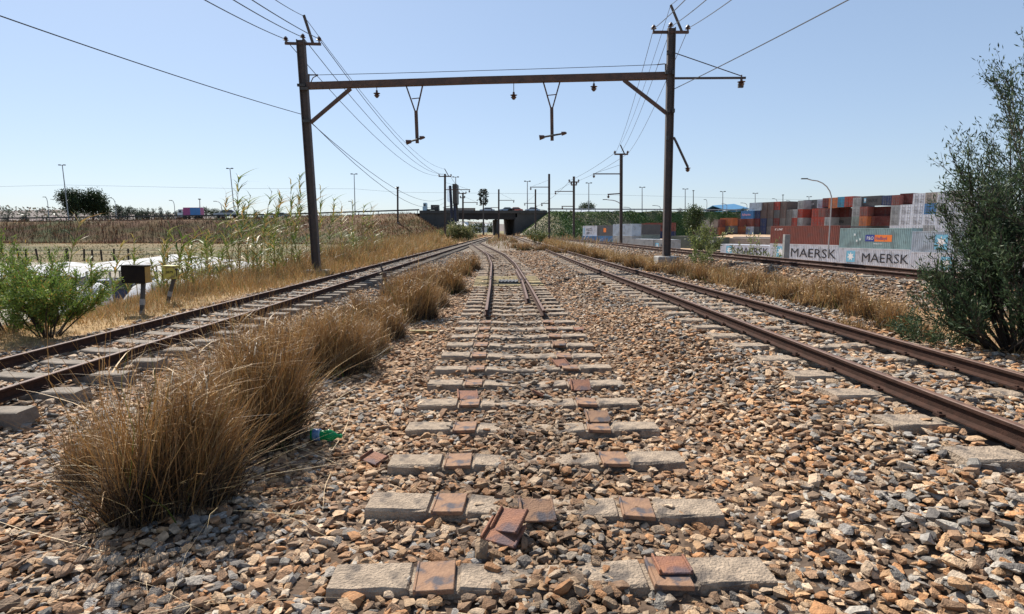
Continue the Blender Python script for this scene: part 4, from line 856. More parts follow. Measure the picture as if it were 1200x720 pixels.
shed(917, 934, 242, 242, 290, 40, 'blue warehouse seen in the gap of the container stack', mat('blue_cladding',(.03,.17,.33)), mat('blue_roof',(.05,.26,.45)), 0, 2.0, 1)
shed(552, 582, 264, 264, 420, 14, 'small white shed seen through the bridge opening', WHITE, mat('pale_roof',(.36,.38,.40)), -.5, .8, 2)
shed(538, 546, 262, 263, 150, 3, 'small white hut behind the bushes at the left line', WHITE, WHITE, -.2, .2, 1)

# ---------------------------------------------------------------- yard on the left: white shade roofs and cars
def canopy(px0, px1, yt, Y, D, label, zg=-2.3, drop=.5):
    a = at(px0, yt, Y); b_ = at(px1, yt, Y); r = thing('shade_canopy', label, 'canopy', ((a.x+b_.x)/2, Y, zg), group='white shade roofs in the yard'); o = Vector(r.location)
    q = MB(o); n = 10; m_ = 8; vs = []
    for th_ in (0, -.04):
        for i in range(n+1):
            for j in range(m_+1):
                f = i/n; g = j/m_; zz = a.z - drop*.35*(2*f-1)**2 - .45*(1-g)**2 + .03*math.sin(f*9+g*4)
                vs.append((a.x+(b_.x-a.x)*f, Y+D*g, zz+th_))
    W_ = m_+1; K = (n+1)*W_; fs = [(i*W_+j, (i+1)*W_+j, (i+1)*W_+j+1, i*W_+j+1) for i in range(n) for j in range(m_)]
    fs += [tuple(k+K for k in f[::-1]) for f in fs]; q.add(vs, fs); q.build('roof_sheet', SHEET, r, smooth=True)
    for fx in (.04, .5, .96):
        for fy in (.05, .95):
            q = MB(o); q.tube([(a.x+(b_.x-a.x)*fx, Y+D*fy, zg-.2), (a.x+(b_.x-a.x)*fx, Y+D*fy, a.z-.55-.0)], .05, 6); q.build('post', GALV, r)
SHEET = mat('white_shade_cloth', (.50,.50,.51), (.36,.355,.35), .9, 1.6, c3=(.27,.25,.22), s3=1.1)
canopy(92, 152, 305, 27, 6, 'curved white shade roof above the parked blue car', drop=.35)
canopy(20, 90, 313, 31, 6, 'white shade roof behind the green shrub', drop=.4)
canopy(-60, 20, 315, 30, 6, 'white shade roof at the left edge')
canopy(158, 216, 308, 33, 6, 'white shade roof behind the two signal boxes')
canopy(218, 262, 312, 36, 5, 'pale shade roof among the reeds left of the mast')
canopy(262, 305, 314, 40, 5, 'pale shade roof glimpsed low between the reeds', drop=.5)
canopy(300, 330, 306, 52, 5, 'small white roof left of the mast foot')
def parked(px, Y, zg, L, rz, label, m):
    c = car(px, Y, L, label, m); p = at(px, 300, Y); c.location = (p.x, Y, zg); c.rotation_euler = (0,0,rz); return c
parked(128, 29.5, -2.25, 4.3, .3, 'dark blue car under the curved white shade roof', paint('dark_blue_paint',(.02,.04,.12)))
parked(150, 30.5, -2.25, 4.3, .3, 'dark red car under the curved white shade roof', paint('dark_red_paint',(.10,.02,.03)))
parked(60, 33, -2.25, 4.3, .3, 'white car behind the green shrub', WHITE)
def sheet_heap(px0, px1, yt, yb, Y, label):
    a = at(px0, yb, Y); b_ = at(px1, yb, Y); zt = at(px0, yt, Y).z; q = MB(((a.x+b_.x)/2, Y, -2.3)); n = 14; m_ = 8; vs = []
    for i in range(n+1):
        for j in range(m_+1):
            f, g = i/n, j/m_; e = max(0, math.sin(PI*min(1, max(0, f))))**.12*(.25+.75*min(1, g*1.6))*(1 if g < .99 else .5)
            vs.append((a.x+(b_.x-a.x)*f, Y+3.2*g, -2.35+(zt+2.35)*e*(.95+.05*math.sin(f*7+g*3))))
    W_ = m_+1; q.add(vs, [(i*W_+j, (i+1)*W_+j, (i+1)*W_+j+1, i*W_+j+1) for i in range(n) for j in range(m_)]); q.add([(a.x,Y,-2.36),(b_.x,Y,-2.36),(b_.x,Y+3.2,-2.36),(a.x,Y+3.2,-2.36)], [(3,2,1,0)])
    tag(q.build('tarpaulin_cover', SHEET, smooth=True), label, 'tarpaulin', 'white covers in the yard')
sheet_heap(110, 153, 331, 372, 20, 'white cover in front of the dark blue car, just above the straw bank')
sheet_heap(168, 240, 326, 362, 23, 'white cover behind the yellow T box')
sheet_heap(10, 70, 338, 372, 20, 'white cover glimpsed through the green shrub')
fr = thing('wire_fence', 'dark wire fence with crooked posts between the yard and the dry field', 'fence', (-62, 76, -2.2)); o = Vector(fr.location)
for px in (22, 30, 44, 58, 78, 79.5, 98, 108, 119, 133, 150):
    p = at(px, 300, 76); q = MB(o); q.bar((p.x, 76, -2.5), (p.x+random.uniform(-.15,.15), 76, -.75+random.uniform(-.2,.1)), .16); q.build('post', BARK, fr)
for zz in (-1.0,-1.5): q = MB(o); q.tube([(-66,76,zz),(-38,76,zz+.1)], .035, 4); q.build('fence_wire', DARK, fr)

# ---------------------------------------------------------------- small things by the tracks
YEL = mat('faded_yellow_paint', (.48,.42,.07), (.38,.33,.06), .6, 4, c3=(.2,.16,.05), s3=9); OCH = mat('ochre_paint', (.40,.24,.04), (.32,.19,.04), .6, 5); BLK = mat('black_box_paint', (.014,.012,.012), (.022,.018,.015), .85, 5, spec=.1)
def box_sign(px0, pxe, px1, yt, yb, Y, foot, label, mf, ms, yaw=.5):
    # px0..pxe is the front face, pxe..px1 the right-hand face
    a = at(px0, yb, Y); w = (at(pxe,yb,Y)-a).x/math.cos(yaw); zt = at(px0,yt,Y).z; d = (px1-pxe)/F*Y/.6
    r = thing('signal_box', label, 'track-side box', (a.x, Y, a.z), -yaw if False else 0); r.rotation_euler = (0, .03, yaw)
    h = zt-a.z; q = MB(); q.box(0, w, 0, d, 0, h); o1 = q.build('casing', mf, r, bevel=.008)
    q = MB(); q.box(w+.002, w+.008, .01, d-.01, .01, h-.01); q.build('side_panel', ms, r); q = MB(); q.box(-.02, w+.02, -.02, d+.02, h-.0, h+.018); q.build('lid', mf, r, bevel=.004)
    R = Matrix.Rotation(-yaw, 3, 'Z'); f = Vector((foot[0], foot[1], foot[2]))-Vector((a.x, Y, a.z)); f = R@f
    q = MB(); q.bar((w*.8, d*.5, 0), f, .07); q.build('post', DARK, r)
    q = MB(); s_ = Vector((w*.8,d*.5,0)); q.bar(s_.lerp(f,.45), s_.lerp(f,.62), .08); q.bar(s_.lerp(f,.78), s_.lerp(f,.9), .08); q.build('pale_band', mat('worn_band_paint',(.30,.29,.27),(.2,.19,.18)), r)
    return r, w, d, h
g1 = ground(175, 366, -.15); box_sign(142, 168, 177, 312, 332, 12.5, (g1.x, 12.5, -.25), 'black box with an ochre right side on a leaning striped post', BLK, OCH, .12)
g2 = ground(206, 353, -.15); rT, w_, d_, h_ = box_sign(191.5, 203, 210, 312.5, 327, 14.3, (g2.x, 14.4, -.25), 'yellow box with a black letter T beside the black one', YEL, YEL, .12)
text('T', rT, (w_+.012, d_*.25, .06), (PI/2, 0, PI/2), h_*.85, INK, bold=.008); text('2079', rT, (w_*.2, -.004, h_*.45), (PI/2,0,0), h_*.3, INK)
lv = thing('point_lever', 'short dark lever post with a crossbar beside the grass tufts and the left track', 'switch lever', (-4.0, 18.7, -.15)); 
q = MB(); q.bar((0,0,0),(0,0,.42), .12); q.build('post', STEELR, lv); q = MB(); q.bar((-.2,0,.43),(.28,0,.46), .06); q.build('crossbar', CONC, lv); q = MB(); q.bar((-.05,0,.47),(-.12,0,.72), .05); q.build('lever_handle', STEEL, lv)
p = at(920.5, 300, 24.2); cp = thing('concrete_post', 'upright square concrete post standing before the maroon container', 'marker post', (p.x, 24.2, .2))
q = MB(); q.box(-.105,.105,-.105,.105,-.2,at(920,275,24.2).z-.2); q.build('shaft', CONCG, cp, bevel=.012)
p = ground(496, 391, -.09); q = MB(p); q.obox(p+Vector((0,0,.03)), (.46,.09,.05)); tag(q.build('wooden_plank', WOODY, bevel=.006), 'short weathered plank on the gravel beside the dry tufts', 'plank')
p = ground(622, 300, .0); q = MB(p); q.box(p.x-.12,p.x+.12,p.y-.12,p.y+.12,-.1,.3); 
p = at(627, 281, 112); q = MB((p.x,112,0)); q.box(p.x-.3,p.x+.3,111.7,112.3,-.1,1.0); tag(q.build('marker_stone', WHITE, bevel=.04), 'small white marker at the foot of the shorter pole', 'marker')
p = at(637, 305, 45); 
p = at(727, 287, 40); q = MB((at(733,299,40).x, 40, .1)); c_ = at(733,299,40); q.box(c_.x-.55,c_.x+.55,39.7,40.3,-.1,.32); tag(q.build('concrete_block', CONCG, bevel=.02), 'grey concrete block in the dry grass left of the right mast', 'concrete block')
# grey stone bag by the tufts and green bottle
p = ground(470, 391, -.08); bm = bmesh.new(); bmesh.ops.create_icosphere(bm, subdivisions=2, radius=.085)
for v in bm.verts: v.co = Vector((v.co.x*.9, v.co.y*1.1, v.co.z*1.15))*(1+random.uniform(-.08,.08))
me = bpy.data.meshes.new('grey_rock'); bm.to_mesh(me); bm.free(); o = link('grey_rock', me, m=mat('dark_grey_rock',(.11,.11,.12),(.18,.18,.19),.8,8,.4,40)); o.location = (p.x, p.y, .0); tag(o, 'dark grey rounded rock against the dry tuft left of the plank', 'rock')
GB = bpy.data.materials.new('green_bottle_plastic'); GB.use_nodes = True; b = GB.node_tree.nodes['Principled BSDF']; b.inputs['Base Color'].default_value = (.02,.42,.14,1); b.inputs['Roughness'].default_value = .15; b.inputs['Transmission Weight'].default_value = .35; b.inputs['IOR'].default_value = 1.3
p = ground(381, 511, -.03); bt = thing('plastic_bottle', 'crushed green plastic bottle lying on the ballast by the dry tuft', 'bottle', (p.x, p.y, -.025)); bt.rotation_euler = (0, PI/2-.05, -.12)
q = MB(); prof = [(.004,-.115),(.033,-.112),(.035,-.10),(.027,-.085),(.034,-.07),(.032,-.03),(.028,0),(.034,.03),(.032,.055),(.02,.085),(.012,.098),(.012,.115)]; q.lathe((0,0,0), prof, 14)
q.v = [(x*.72*(1+.12*math.sin(z*60+y*50)), y*(1.15+.1*math.sin(z*45)), z) for x, y, z in q.v]; q.build('bottle_body', GB, bt, smooth=True); bt.scale = (1.2,1.2,1.05)
bt.rotation_euler = (PI/2, 0, PI/2-.15)
q = MB(); q.lathe((0,0,-.035), [(.035,-.03),(.036,-.02),(.036,.02),(.035,.03)], 14); q.v = [(x*.75, y*1.18, z-.03+.0) for x, y, z in q.v]; q.build('bottle_label', mat('blue_label',(.03,.12,.35),(.3,.45,.6),.4,40), bt, smooth=True)
q = MB(); q.lathe((0,0,.118), [(.014,0),(.014,.016)], 10); q.build('bottle_cap', mat('green_cap',(.02,.30,.10)), bt)

# ---------------------------------------------------------------- grasses, reeds, shrubs, trees
def blades(B, D, Hh, lean, droop, Wd, cols, seg=4):
    """B base (n,3), D outward unit (n,2), Hh length, lean and droop factors, Wd width, cols (n,3) -> V, Q, C"""
    n = len(B); t = np.linspace(0,1,seg+1)[None,:,None]; D3 = np.concatenate([D, np.zeros((n,1))], 1)[:,None,:]; h = Hh[:,None,None]; le = lean[:,None,None]; dr = droop[:,None,None]
    P = B[:,None,:] + np.array([0,0,1.])*h*(t-dr*t*t*.55) + D3*h*(le*t+dr*t*t*.8)
    wob = np.cumsum(rng.normal(0,.042,(n,seg+1,3)),1)*h*t**.5; wob[:,0] = 0; wob[:,:,2] *= .4; P = P+wob
    a = rng.uniform(0, 2*PI, n); sd_ = np.stack([np.cos(a), np.sin(a), np.zeros(n)], -1)[:,None,:]; w = Wd[:,None,None]*((1-t)**.6*.9+.1)*.5
    V = np.stack([P-sd_*w, P+sd_*w], 2).reshape(-1,3); K = (seg+1)*2
    b0 = (np.arange(n)*K)[:,None]+(np.arange(seg)*2)[None,:]
    Q = np.stack([b0, b0+1, b0+3, b0+2], -1).reshape(-1,4)
    return V, Q, np.repeat(cols, K, 0)
def rcol(n, cs, lo=.7, hi=1.25, p=None):
    cs = np.array(cs); return cs[rng.choice(len(cs), n, p=p)]*rng.uniform(lo, hi, (n,1))
GOLD = [(.46,.26,.09),(.36,.19,.07),(.26,.145,.06),(.58,.40,.19),(.18,.12,.07),(.12,.14,.03)]; GP = [.28,.27,.2,.12,.1,.03]
def tussock_mesh(n, R, h, w=.005, seg=4, dead=.35, green=0.0):
    K = 9; ka = rng.uniform(0,2*PI,K); kr = R*.72*np.sqrt(rng.random(K)); kx = kr*np.cos(ka); ky = kr*np.sin(ka)*.85; kh = rng.uniform(.62,1.08,K)*(1-.2*kr/R); klx = rng.normal(.05,.07,K)+kx/R*.10; kly = rng.normal(0,.07,K)+ky/R*.10; kw = rng.uniform(.5,1.5,K); kw /= kw.sum()
    def grp(m, hmul, ln, dr, rr, colr, pr, wm=1, up=0):
        k = rng.choice(K, m, p=kw); B = np.stack([kx[k]+rng.normal(0,R*.17*rr,m), ky[k]+rng.normal(0,R*.17*rr,m), np.full(m,-.03)], -1)
        D = np.stack([klx[k], kly[k]], -1)*1.0 + rng.normal(0, ln, (m,2)); le = np.linalg.norm(D,axis=1)+1e-6; D = D/le[:,None]
        if up: f_ = rng.uniform(.12,.9,m)*h*kh[k]*up; B[:,2] += f_; B[:,0] += klx[k]*f_; B[:,1] += kly[k]*f_
        Hh = h*hmul*kh[k]*rng.beta(3.2,1.6,m)*1.12; d = np.abs(rng.normal(dr,.15,m))
        return blades(B, D, Hh, le, d, w*wm*rng.uniform(.5,1.5,m), rcol(m, colr, p=pr), seg)
    parts = [grp(int(n*.27), 1.04, .07, .03, 1.15, GOLD, GP, 1.0), grp(int(n*.10), .8, .26, .3, 1.1, GOLD, GP), grp(int(n*.25), .72, .15, .15, 1.2, [(.20,.125,.06),(.13,.085,.05),(.30,.19,.09)], None), grp(int(n*.95), .45, .24, .25, 1.35, [(.045,.033,.025),(.07,.05,.033),(.03,.024,.02),(.15,.10,.06)], None, 1.1)]  # last group: dead blades, near-black so their colour carries the foot's shade
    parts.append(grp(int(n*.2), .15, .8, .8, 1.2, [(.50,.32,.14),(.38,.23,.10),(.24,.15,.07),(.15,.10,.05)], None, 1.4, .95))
    if green: parts.append(grp(int(n*green), .42, .3, .2, 1.2, [(.12,.17,.03),(.18,.2,.05)], None, 1.4))
    parts.append(grp(int(n*.02), .75, .7, .5, 1.2, [(.5,.38,.2),(.42,.3,.16)], None, 1.0))
    off = 0; Vs, Qs, Cs = [], [], []
    for V, Q, c_ in parts: Vs.append(V); Qs.append(Q+off); Cs.append(c_); off += len(V)
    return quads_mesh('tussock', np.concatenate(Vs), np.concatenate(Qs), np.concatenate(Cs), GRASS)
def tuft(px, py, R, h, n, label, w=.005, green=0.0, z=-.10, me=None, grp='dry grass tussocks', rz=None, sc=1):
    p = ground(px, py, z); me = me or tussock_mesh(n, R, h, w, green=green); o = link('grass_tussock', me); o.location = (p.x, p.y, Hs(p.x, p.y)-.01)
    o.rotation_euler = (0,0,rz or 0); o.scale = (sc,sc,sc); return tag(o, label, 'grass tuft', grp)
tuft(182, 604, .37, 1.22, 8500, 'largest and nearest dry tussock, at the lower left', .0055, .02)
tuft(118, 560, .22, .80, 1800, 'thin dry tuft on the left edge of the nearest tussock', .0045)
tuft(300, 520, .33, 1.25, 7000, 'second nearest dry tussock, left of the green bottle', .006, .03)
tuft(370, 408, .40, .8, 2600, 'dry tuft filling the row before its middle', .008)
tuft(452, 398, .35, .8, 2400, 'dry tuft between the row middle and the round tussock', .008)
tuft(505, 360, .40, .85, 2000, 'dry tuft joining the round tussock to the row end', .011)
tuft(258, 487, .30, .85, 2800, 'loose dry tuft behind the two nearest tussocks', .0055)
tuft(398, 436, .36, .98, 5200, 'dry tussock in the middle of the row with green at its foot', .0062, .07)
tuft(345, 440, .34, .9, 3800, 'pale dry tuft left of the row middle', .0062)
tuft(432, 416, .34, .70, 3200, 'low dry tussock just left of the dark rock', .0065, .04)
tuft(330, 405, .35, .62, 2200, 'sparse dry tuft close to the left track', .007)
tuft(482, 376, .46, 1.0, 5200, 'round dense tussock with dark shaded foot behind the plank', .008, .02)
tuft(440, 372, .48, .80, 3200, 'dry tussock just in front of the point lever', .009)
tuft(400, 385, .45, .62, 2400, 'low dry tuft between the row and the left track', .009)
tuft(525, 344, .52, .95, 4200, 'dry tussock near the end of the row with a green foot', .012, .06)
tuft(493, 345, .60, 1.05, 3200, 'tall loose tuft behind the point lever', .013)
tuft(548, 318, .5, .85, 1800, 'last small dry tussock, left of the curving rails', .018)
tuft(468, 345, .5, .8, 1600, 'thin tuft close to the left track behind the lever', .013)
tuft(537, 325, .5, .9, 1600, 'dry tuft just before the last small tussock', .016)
# right-hand verge: copies of four tussocks
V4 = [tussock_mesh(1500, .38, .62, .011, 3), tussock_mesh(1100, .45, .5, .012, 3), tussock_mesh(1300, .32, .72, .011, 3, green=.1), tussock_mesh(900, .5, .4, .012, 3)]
rv = [(1050,392,2,.8,'green-footed dry tuft close to the dark bush'),(1020,378,0,.9,'dry tuft left of the dark bush'),(1075,398,3,.8,'low straw tuft under the left edge of the bush'),(985,365,2,1.0,'upright dry tuft before the sleeper ends, middle of the right verge'),(950,362,1,1.0,'wide low dry tuft in the right verge'),(925,353,0,1.0,'dry tuft with a dark foot on the right verge'),
 (900,347,1,1.0,'flat pale tuft on the right verge'),(968,348,0,.9,'dry tuft high on the verge bank'),(875,338,0,1.1,'dry tuft right of the right mast'),(850,333,3,1.2,'low tuft right of the right mast'),(823,330,2,1.0,'greenish tuft just right of the mast foot'),(800,322,0,1.2,'tuft against the right mast foot'),(770,318,1,1.3,'wide tuft left of the right mast foot'),(745,314,0,1.2,'dry tuft by the grey block'),
 (720,308,1,1.3,'dry tuft left of the grey block'),(700,303,0,1.3,'tuft on the verge under the pale containers'),(684,299,2,1.3,'far verge tuft left of the pale containers'),(668,295,0,1.4,'far verge tuft before the cross-headed pole'),(655,291,1,1.5,'far verge tuft before the stony slope'),(1000,395,3,.7,'small straw tuft beside the right rail'),(900,330,1,1.0,'straw tuft under the raised track bank'),(840,318,3,1.2,'straw tuft high on the bank right of the mast'),(1035,370,1,.8,'straw tuft on the bank behind the green-footed one')]
for px, py, k, s_, lb in rv: tuft(px, py, 0, 0, 0, lb, z=.22, me=V4[k], grp='dry tufts on the right verge', rz=rng.uniform(0,6), sc=s_)
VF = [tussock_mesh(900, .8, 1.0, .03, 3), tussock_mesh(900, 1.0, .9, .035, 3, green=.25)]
for px, py, k, s_, lb in [(618,293,1,1.0,'green-brown clump between the junction and the right track'),(606,290,0,.9,'brown clump right of the junction rails'),(636,296,0,1.0,'brown clump beside the right track far off'),(600,284,0,1.0,'far brown clump in the middle ground'),(590,281,0,1.1,'brown clump at the pole foot in the middle'),(648,299,0,.7,'small far clump touching the right track')]:
    tuft(px, py, 0, 0, 0, lb, z=0, me=VF[k], grp='grass clumps at the junction', rz=rng.uniform(0,6), sc=s_)

def stuff_grass(name, n, sampler, hfun, w, cols, p=None, seg=3, lean=.2, droop=.25):
    x, y = sampler(n); n = len(x); z = H(x, y)-.03; a = rng.uniform(0,2*PI,n); hh = hfun(x, y)*rng.uniform(.45,1.1,n)
    V, Q, c_ = blades(np.stack([x,y,z],-1), np.stack([np.cos(a),np.sin(a)],-1), hh, np.abs(rng.normal(lean,.15,n)), np.abs(rng.normal(droop,.2,n)), w(y)*rng.uniform(.6,1.4,n), rcol(n, cols, p=p), seg)
    me = quads_mesh(name, V, Q, c_, GRASS); return tag(link(name, me), kind='stuff')
def clumpy(x, y, s, thr): return vnoise(x, y, s, 77) + .35*rng.random(len(x)) > thr
STRAW = [(.50,.32,.13),(.42,.25,.095),(.33,.19,.08),(.58,.42,.2),(.15,.17,.05)]
def smp_left(n):
    y = 5.5+70*rng.random(n)**1.7; u_ = rng.random(n); x = -6.75-u_*np.interp(y,[5,12,30,75],[2.6,4.5,8,11]); k = clumpy(x,y,1.3,.32); return x[k], y[k]
stuff_grass('dry_verge_grass', 70000, smp_left, lambda x, y: np.interp(y,[6,12,20,35,75],[.16,.24,.7,1.35,1.7])*(.55+.9*vnoise(x,y,2.5,5))*np.interp(x,[-9,-6.75],[1,.35]), lambda y: np.interp(y,[5,20,75],[.006,.016,.05]), STRAW, [.28,.28,.24,.1,.1])
def smp_left2(n):   # brown and green tall growth in front of the embankment
    y = 28+150*rng.random(n)**1.1; x = np.interp(y,[28,75,180],[-8,-9,-12])-rng.random(n)*np.interp(y,[28,75,180],[7,14,34]); k = clumpy(x,y,4,.4); return x[k], y[k]
stuff_grass('brown_reed_grass', 26000, smp_left2, lambda x, y: np.interp(y,[28,60,110,180],[1.2,1.7,1.6,1.3])*(.5+.9*vnoise(x,y,6,6)), lambda y: np.interp(y,[28,180],[.03,.12]), [(.30,.16,.08),(.22,.12,.06),(.38,.24,.11),(.17,.17,.06),(.10,.13,.04)], [.3,.28,.16,.14,.12])
def smp_right(n):
    y = 4.5+110*rng.random(n)**1.7; a0 = c3(y)+1.7; b0 = c4(y)-1.9; x = a0+(np.maximum(b0-a0,.6))*rng.random(n); k = clumpy(x,y,1.1,.55); return x[k], y[k]
stuff_grass('dry_verge_grass', 30000, smp_right, lambda x, y: np.interp(y,[5,15,40,110],[.16,.32,.5,.9])*(.5+.9*vnoise(x,y,1.6,9)), lambda y: np.interp(y,[5,20,110],[.006,.014,.06]), STRAW, [.3,.28,.24,.1,.08])
def smp_mid(n):
    y = 48+125*rng.random(n); x = -16+34*rng.random(n); k = clumpy(x,y,5,.62)&(np.abs(x-c1(y))>1.5)&(np.abs(x-c3(y))>1.4)&(np.abs(x-c2(y))>1.4)&~((x>c1(y))&(x<c3(y))&(y<90)&(np.abs(x-c2(y)-2.8)>1.6)); return x[k], y[k]
stuff_grass('scrub_grass', 16000, smp_mid, lambda x, y: .5+.7*vnoise(x,y,5,8), lambda y: np.interp(y,[48,170],[.05,.14]), [(.38,.22,.11),(.27,.16,.08),(.17,.17,.06),(.42,.28,.14)])
def smp_embl(n):
    x = -12-290*rng.random(n)**1.3; Yr = 185; wd = np.interp(x, [-90,-60,-30,0], [12,18,28,22]); y = Yr-wd-3+(wd+3)*rng.random(n); return x, y
stuff_grass('embankment_grass', 26000, smp_embl, lambda x, y: .45+.9*vnoise(x,y,7,8), lambda y: np.full(len(y),.14), [(.15,.07,.04),(.19,.10,.055),(.12,.06,.035),(.22,.14,.07),(.07,.09,.03)], [.3,.26,.18,.13,.13], seg=2)
def smp_embr(n):
    x = 3+120*rng.random(n); Yr = road_y(x); wd = np.interp(x, [10,60], [19,13]); y = Yr-wd+(wd+.5)*rng.random(n); return x, y
stuff_grass('green_ground_cover', 26000, smp_embr, lambda x, y: .22+.5*vnoise(x,y,5,8), lambda y: np.full(len(y),.26), [(.05,.10,.025),(.08,.14,.035),(.035,.07,.02),(.14,.16,.06),(.20,.17,.09)], [.32,.28,.25,.1,.05], seg=2, lean=.5)
def smp_field(n):
    y = 72+108*rng.random(n); x = -14-rng.random(n)*(y*.95); k = clumpy(x,y,5,.7); return x[k], y[k]
stuff_grass('field_scrub', 16000, smp_field, lambda x, y: .25+.7*vnoise(x,y,6,8)*(vnoise(x,y,2,5)), lambda y: np.full(len(y),.12), [(.22,.15,.07),(.09,.11,.04),(.06,.08,.03),(.30,.22,.11)], [.3,.3,.25,.15], seg=2)
# fallen dead stalks lying on the stones
def smp_st(n): return rng.uniform(-3.6,-1.0,n), rng.uniform(2.2,7.5,n)
x, y = smp_st(160); k_ = (np.hypot(x+2.1, y-3.3) < 1.3)|(rng.random(160) < .35); x, y = x[k_], y[k_]
n_ = min(len(x), len(y)); x, y = x[:n_], y[:n_]; a = rng.uniform(0,2*PI,n_)
V, Q, c_ = blades(np.stack([x,y,H(x,y)+.03],-1), np.stack([np.cos(a),np.sin(a)],-1), rng.uniform(.2,.6,n_), np.full(n_,1.6), rng.uniform(.35,.75,n_), np.full(n_,.006), rcol(n_, [(.55,.42,.25),(.45,.32,.18)]), 5)
h_ = H(V[:,0],V[:,1]); V[:,2] = h_+.025+np.maximum(V[:,2]-h_,0)*.12; tag(link('fallen_stalks', quads_mesh('fallen_stalks', V, Q, c_, GRASS)), kind='stuff')

# reeds: a stalk and arching leaves each
def reed_mesh(h, seed, nl=12, low=.35):
    r_ = random.Random(seed); q = MB(); lx = r_.uniform(.0,.22); ly = r_.uniform(-.08,.08)
    pts = [(lx*h*f*f, ly*h*f, h*f) for f in np.linspace(0,1,7)]; q.tube(pts, [.016-.011*f for f in np.linspace(0,1,7)], 4, cap=False)
    st = q.mesh('stem', [leafstem])
    m = int(nl*1.9); f = np.sort(rng.uniform(low,1,m)); B = np.stack([lx*h*f*f, ly*h*f, h*f], -1); a = np.arange(m)*2.6+rng.uniform(-.6,.6,m)
    D = np.stack([np.cos(a)+.5, np.sin(a)*.8], -1); L_ = rng.uniform(.35,.62,m)*(1.15-.5*f)
    V, Q, c_ = blades(B, D, L_, rng.uniform(.35,.9,m), rng.uniform(.3,1.1,m), np.full(m,.042), rcol(m, [(.13,.19,.04),(.21,.25,.06),(.32,.27,.09),(.08,.13,.03),(.42,.26,.09)], p=[.28,.26,.2,.12,.14]), 5)
    return st, quads_mesh('leaves', V, Q, c_, LEAF)
leafstem = mat('reed_stem', (.25,.24,.08), (.34,.22,.09), .6, 4)
RM = [reed_mesh(1.0*2.6, k, 13+k%3*3, .3+.1*(k%4)) for k in range(8)]
RS = [reed_mesh(1.5, 20+k, 12, .2) for k in range(4)]
reeds = [(76,252,'tallest single reed above the green shrub'),(109,300,'reed behind the left signal box'),(135,283,'reed between shrub and black box'),(163,274,'reed over the black box'),(192,262,'slender reed above the yellow box'),(206,290,''),(222,278,''),(233,273,''),(247,255,''),(258,282,''),(272,240,''),(284,208,'tallest reed of all, rising bare against the sky'),(290,246,''),(309,222,''),(316,236,''),(324,226,''),(333,238,''),(339,250,''),(347,212,'tall reed left of the mast'),(355,206,'tall reed touching the mast'),(362,230,''),(381,219,'bent tall reed right of the mast'),(389,240,''),(396,234,''),(405,238,''),(418,236,'reed in front of the mast light'),(429,241,'last reed on the right'),(300,262,''),(322,262,''),(345,262,''),(375,262,''),(265,270,''),(150,300,''),(240,300,''),(180,300,''),(215,305,''),(278,290,''),(298,285,''),(330,280,''),(352,285,''),(390,272,''),(410,268,'')]
ORD = 'first second third fourth fifth sixth seventh eighth ninth tenth eleventh twelfth thirteenth fourteenth fifteenth sixteenth seventeenth eighteenth nineteenth twentieth twenty-first twenty-second twenty-third twenty-fourth twenty-fifth twenty-sixth twenty-seventh twenty-eighth twenty-ninth thirtieth thirty-first thirty-second thirty-third thirty-fourth thirty-fifth thirty-sixth thirty-seventh thirty-eighth thirty-ninth fortieth forty-first forty-second forty-third forty-fourth forty-fifth forty-sixth forty-seventh forty-eighth forty-ninth fiftieth fifty-first fifty-second fifty-third fifty-fourth fifty-fifth fifty-sixth fifty-seventh fifty-eighth fifty-ninth sixtieth sixty-first sixty-second sixty-third sixty-fourth sixty-fifth sixty-sixth sixty-seventh sixty-eighth sixty-ninth seventieth'.split()
reeds += [(rng.uniform(238,350), rng.uniform(222,275), '') for _ in range(16)]+[(rng.uniform(366,445), rng.uniform(240,280), '') for _ in range(8)]
reeds.sort(key=lambda q: q[0])
for i, (px, pt, lb) in enumerate(reeds):
    xx = -rng.uniform(9.0, 10.8); Y = min(xx*F/(px-600)*.985, 44); top = at(px-2, pt, Y); g = Hs(top.x, Y); hh = top.z-g
    base = RM if hh > 1.7 else RS; me = base[i % len(base)]; s_ = hh/(2.6 if base is RM else 1.5)
    r = thing('reed', lb or f'{ORD[i]} tall reed from the left in the stand beside the left track', 'reed', (top.x-.06*hh, Y, g-.05), rng.uniform(-.5,.5), 'reeds along the left track'); r.scale = (min(s_,1.15),)*2+(s_,)
    link('stem', me[0], r); link('leaves', me[1], r)
for i in range(110):
    px = rng.uniform(185, 470); xx = -rng.uniform(8.6, 12.5); Y = min(xx*F/(px-600), 50); g = Hs(px and (px-600)/F*Y, Y); X_ = (px-600)/F*Y; s_ = rng.uniform(.6,1.25)
    r = thing('reed', 'low green reed growing among the dry verge grass', 'reed', (X_, Y, g-.04), rng.uniform(0,6), 'short reeds in the verge'); r.scale = (s_,)*3; me = RS[i % 4]; link('stem', me[0], r); link('leaves', me[1], r)

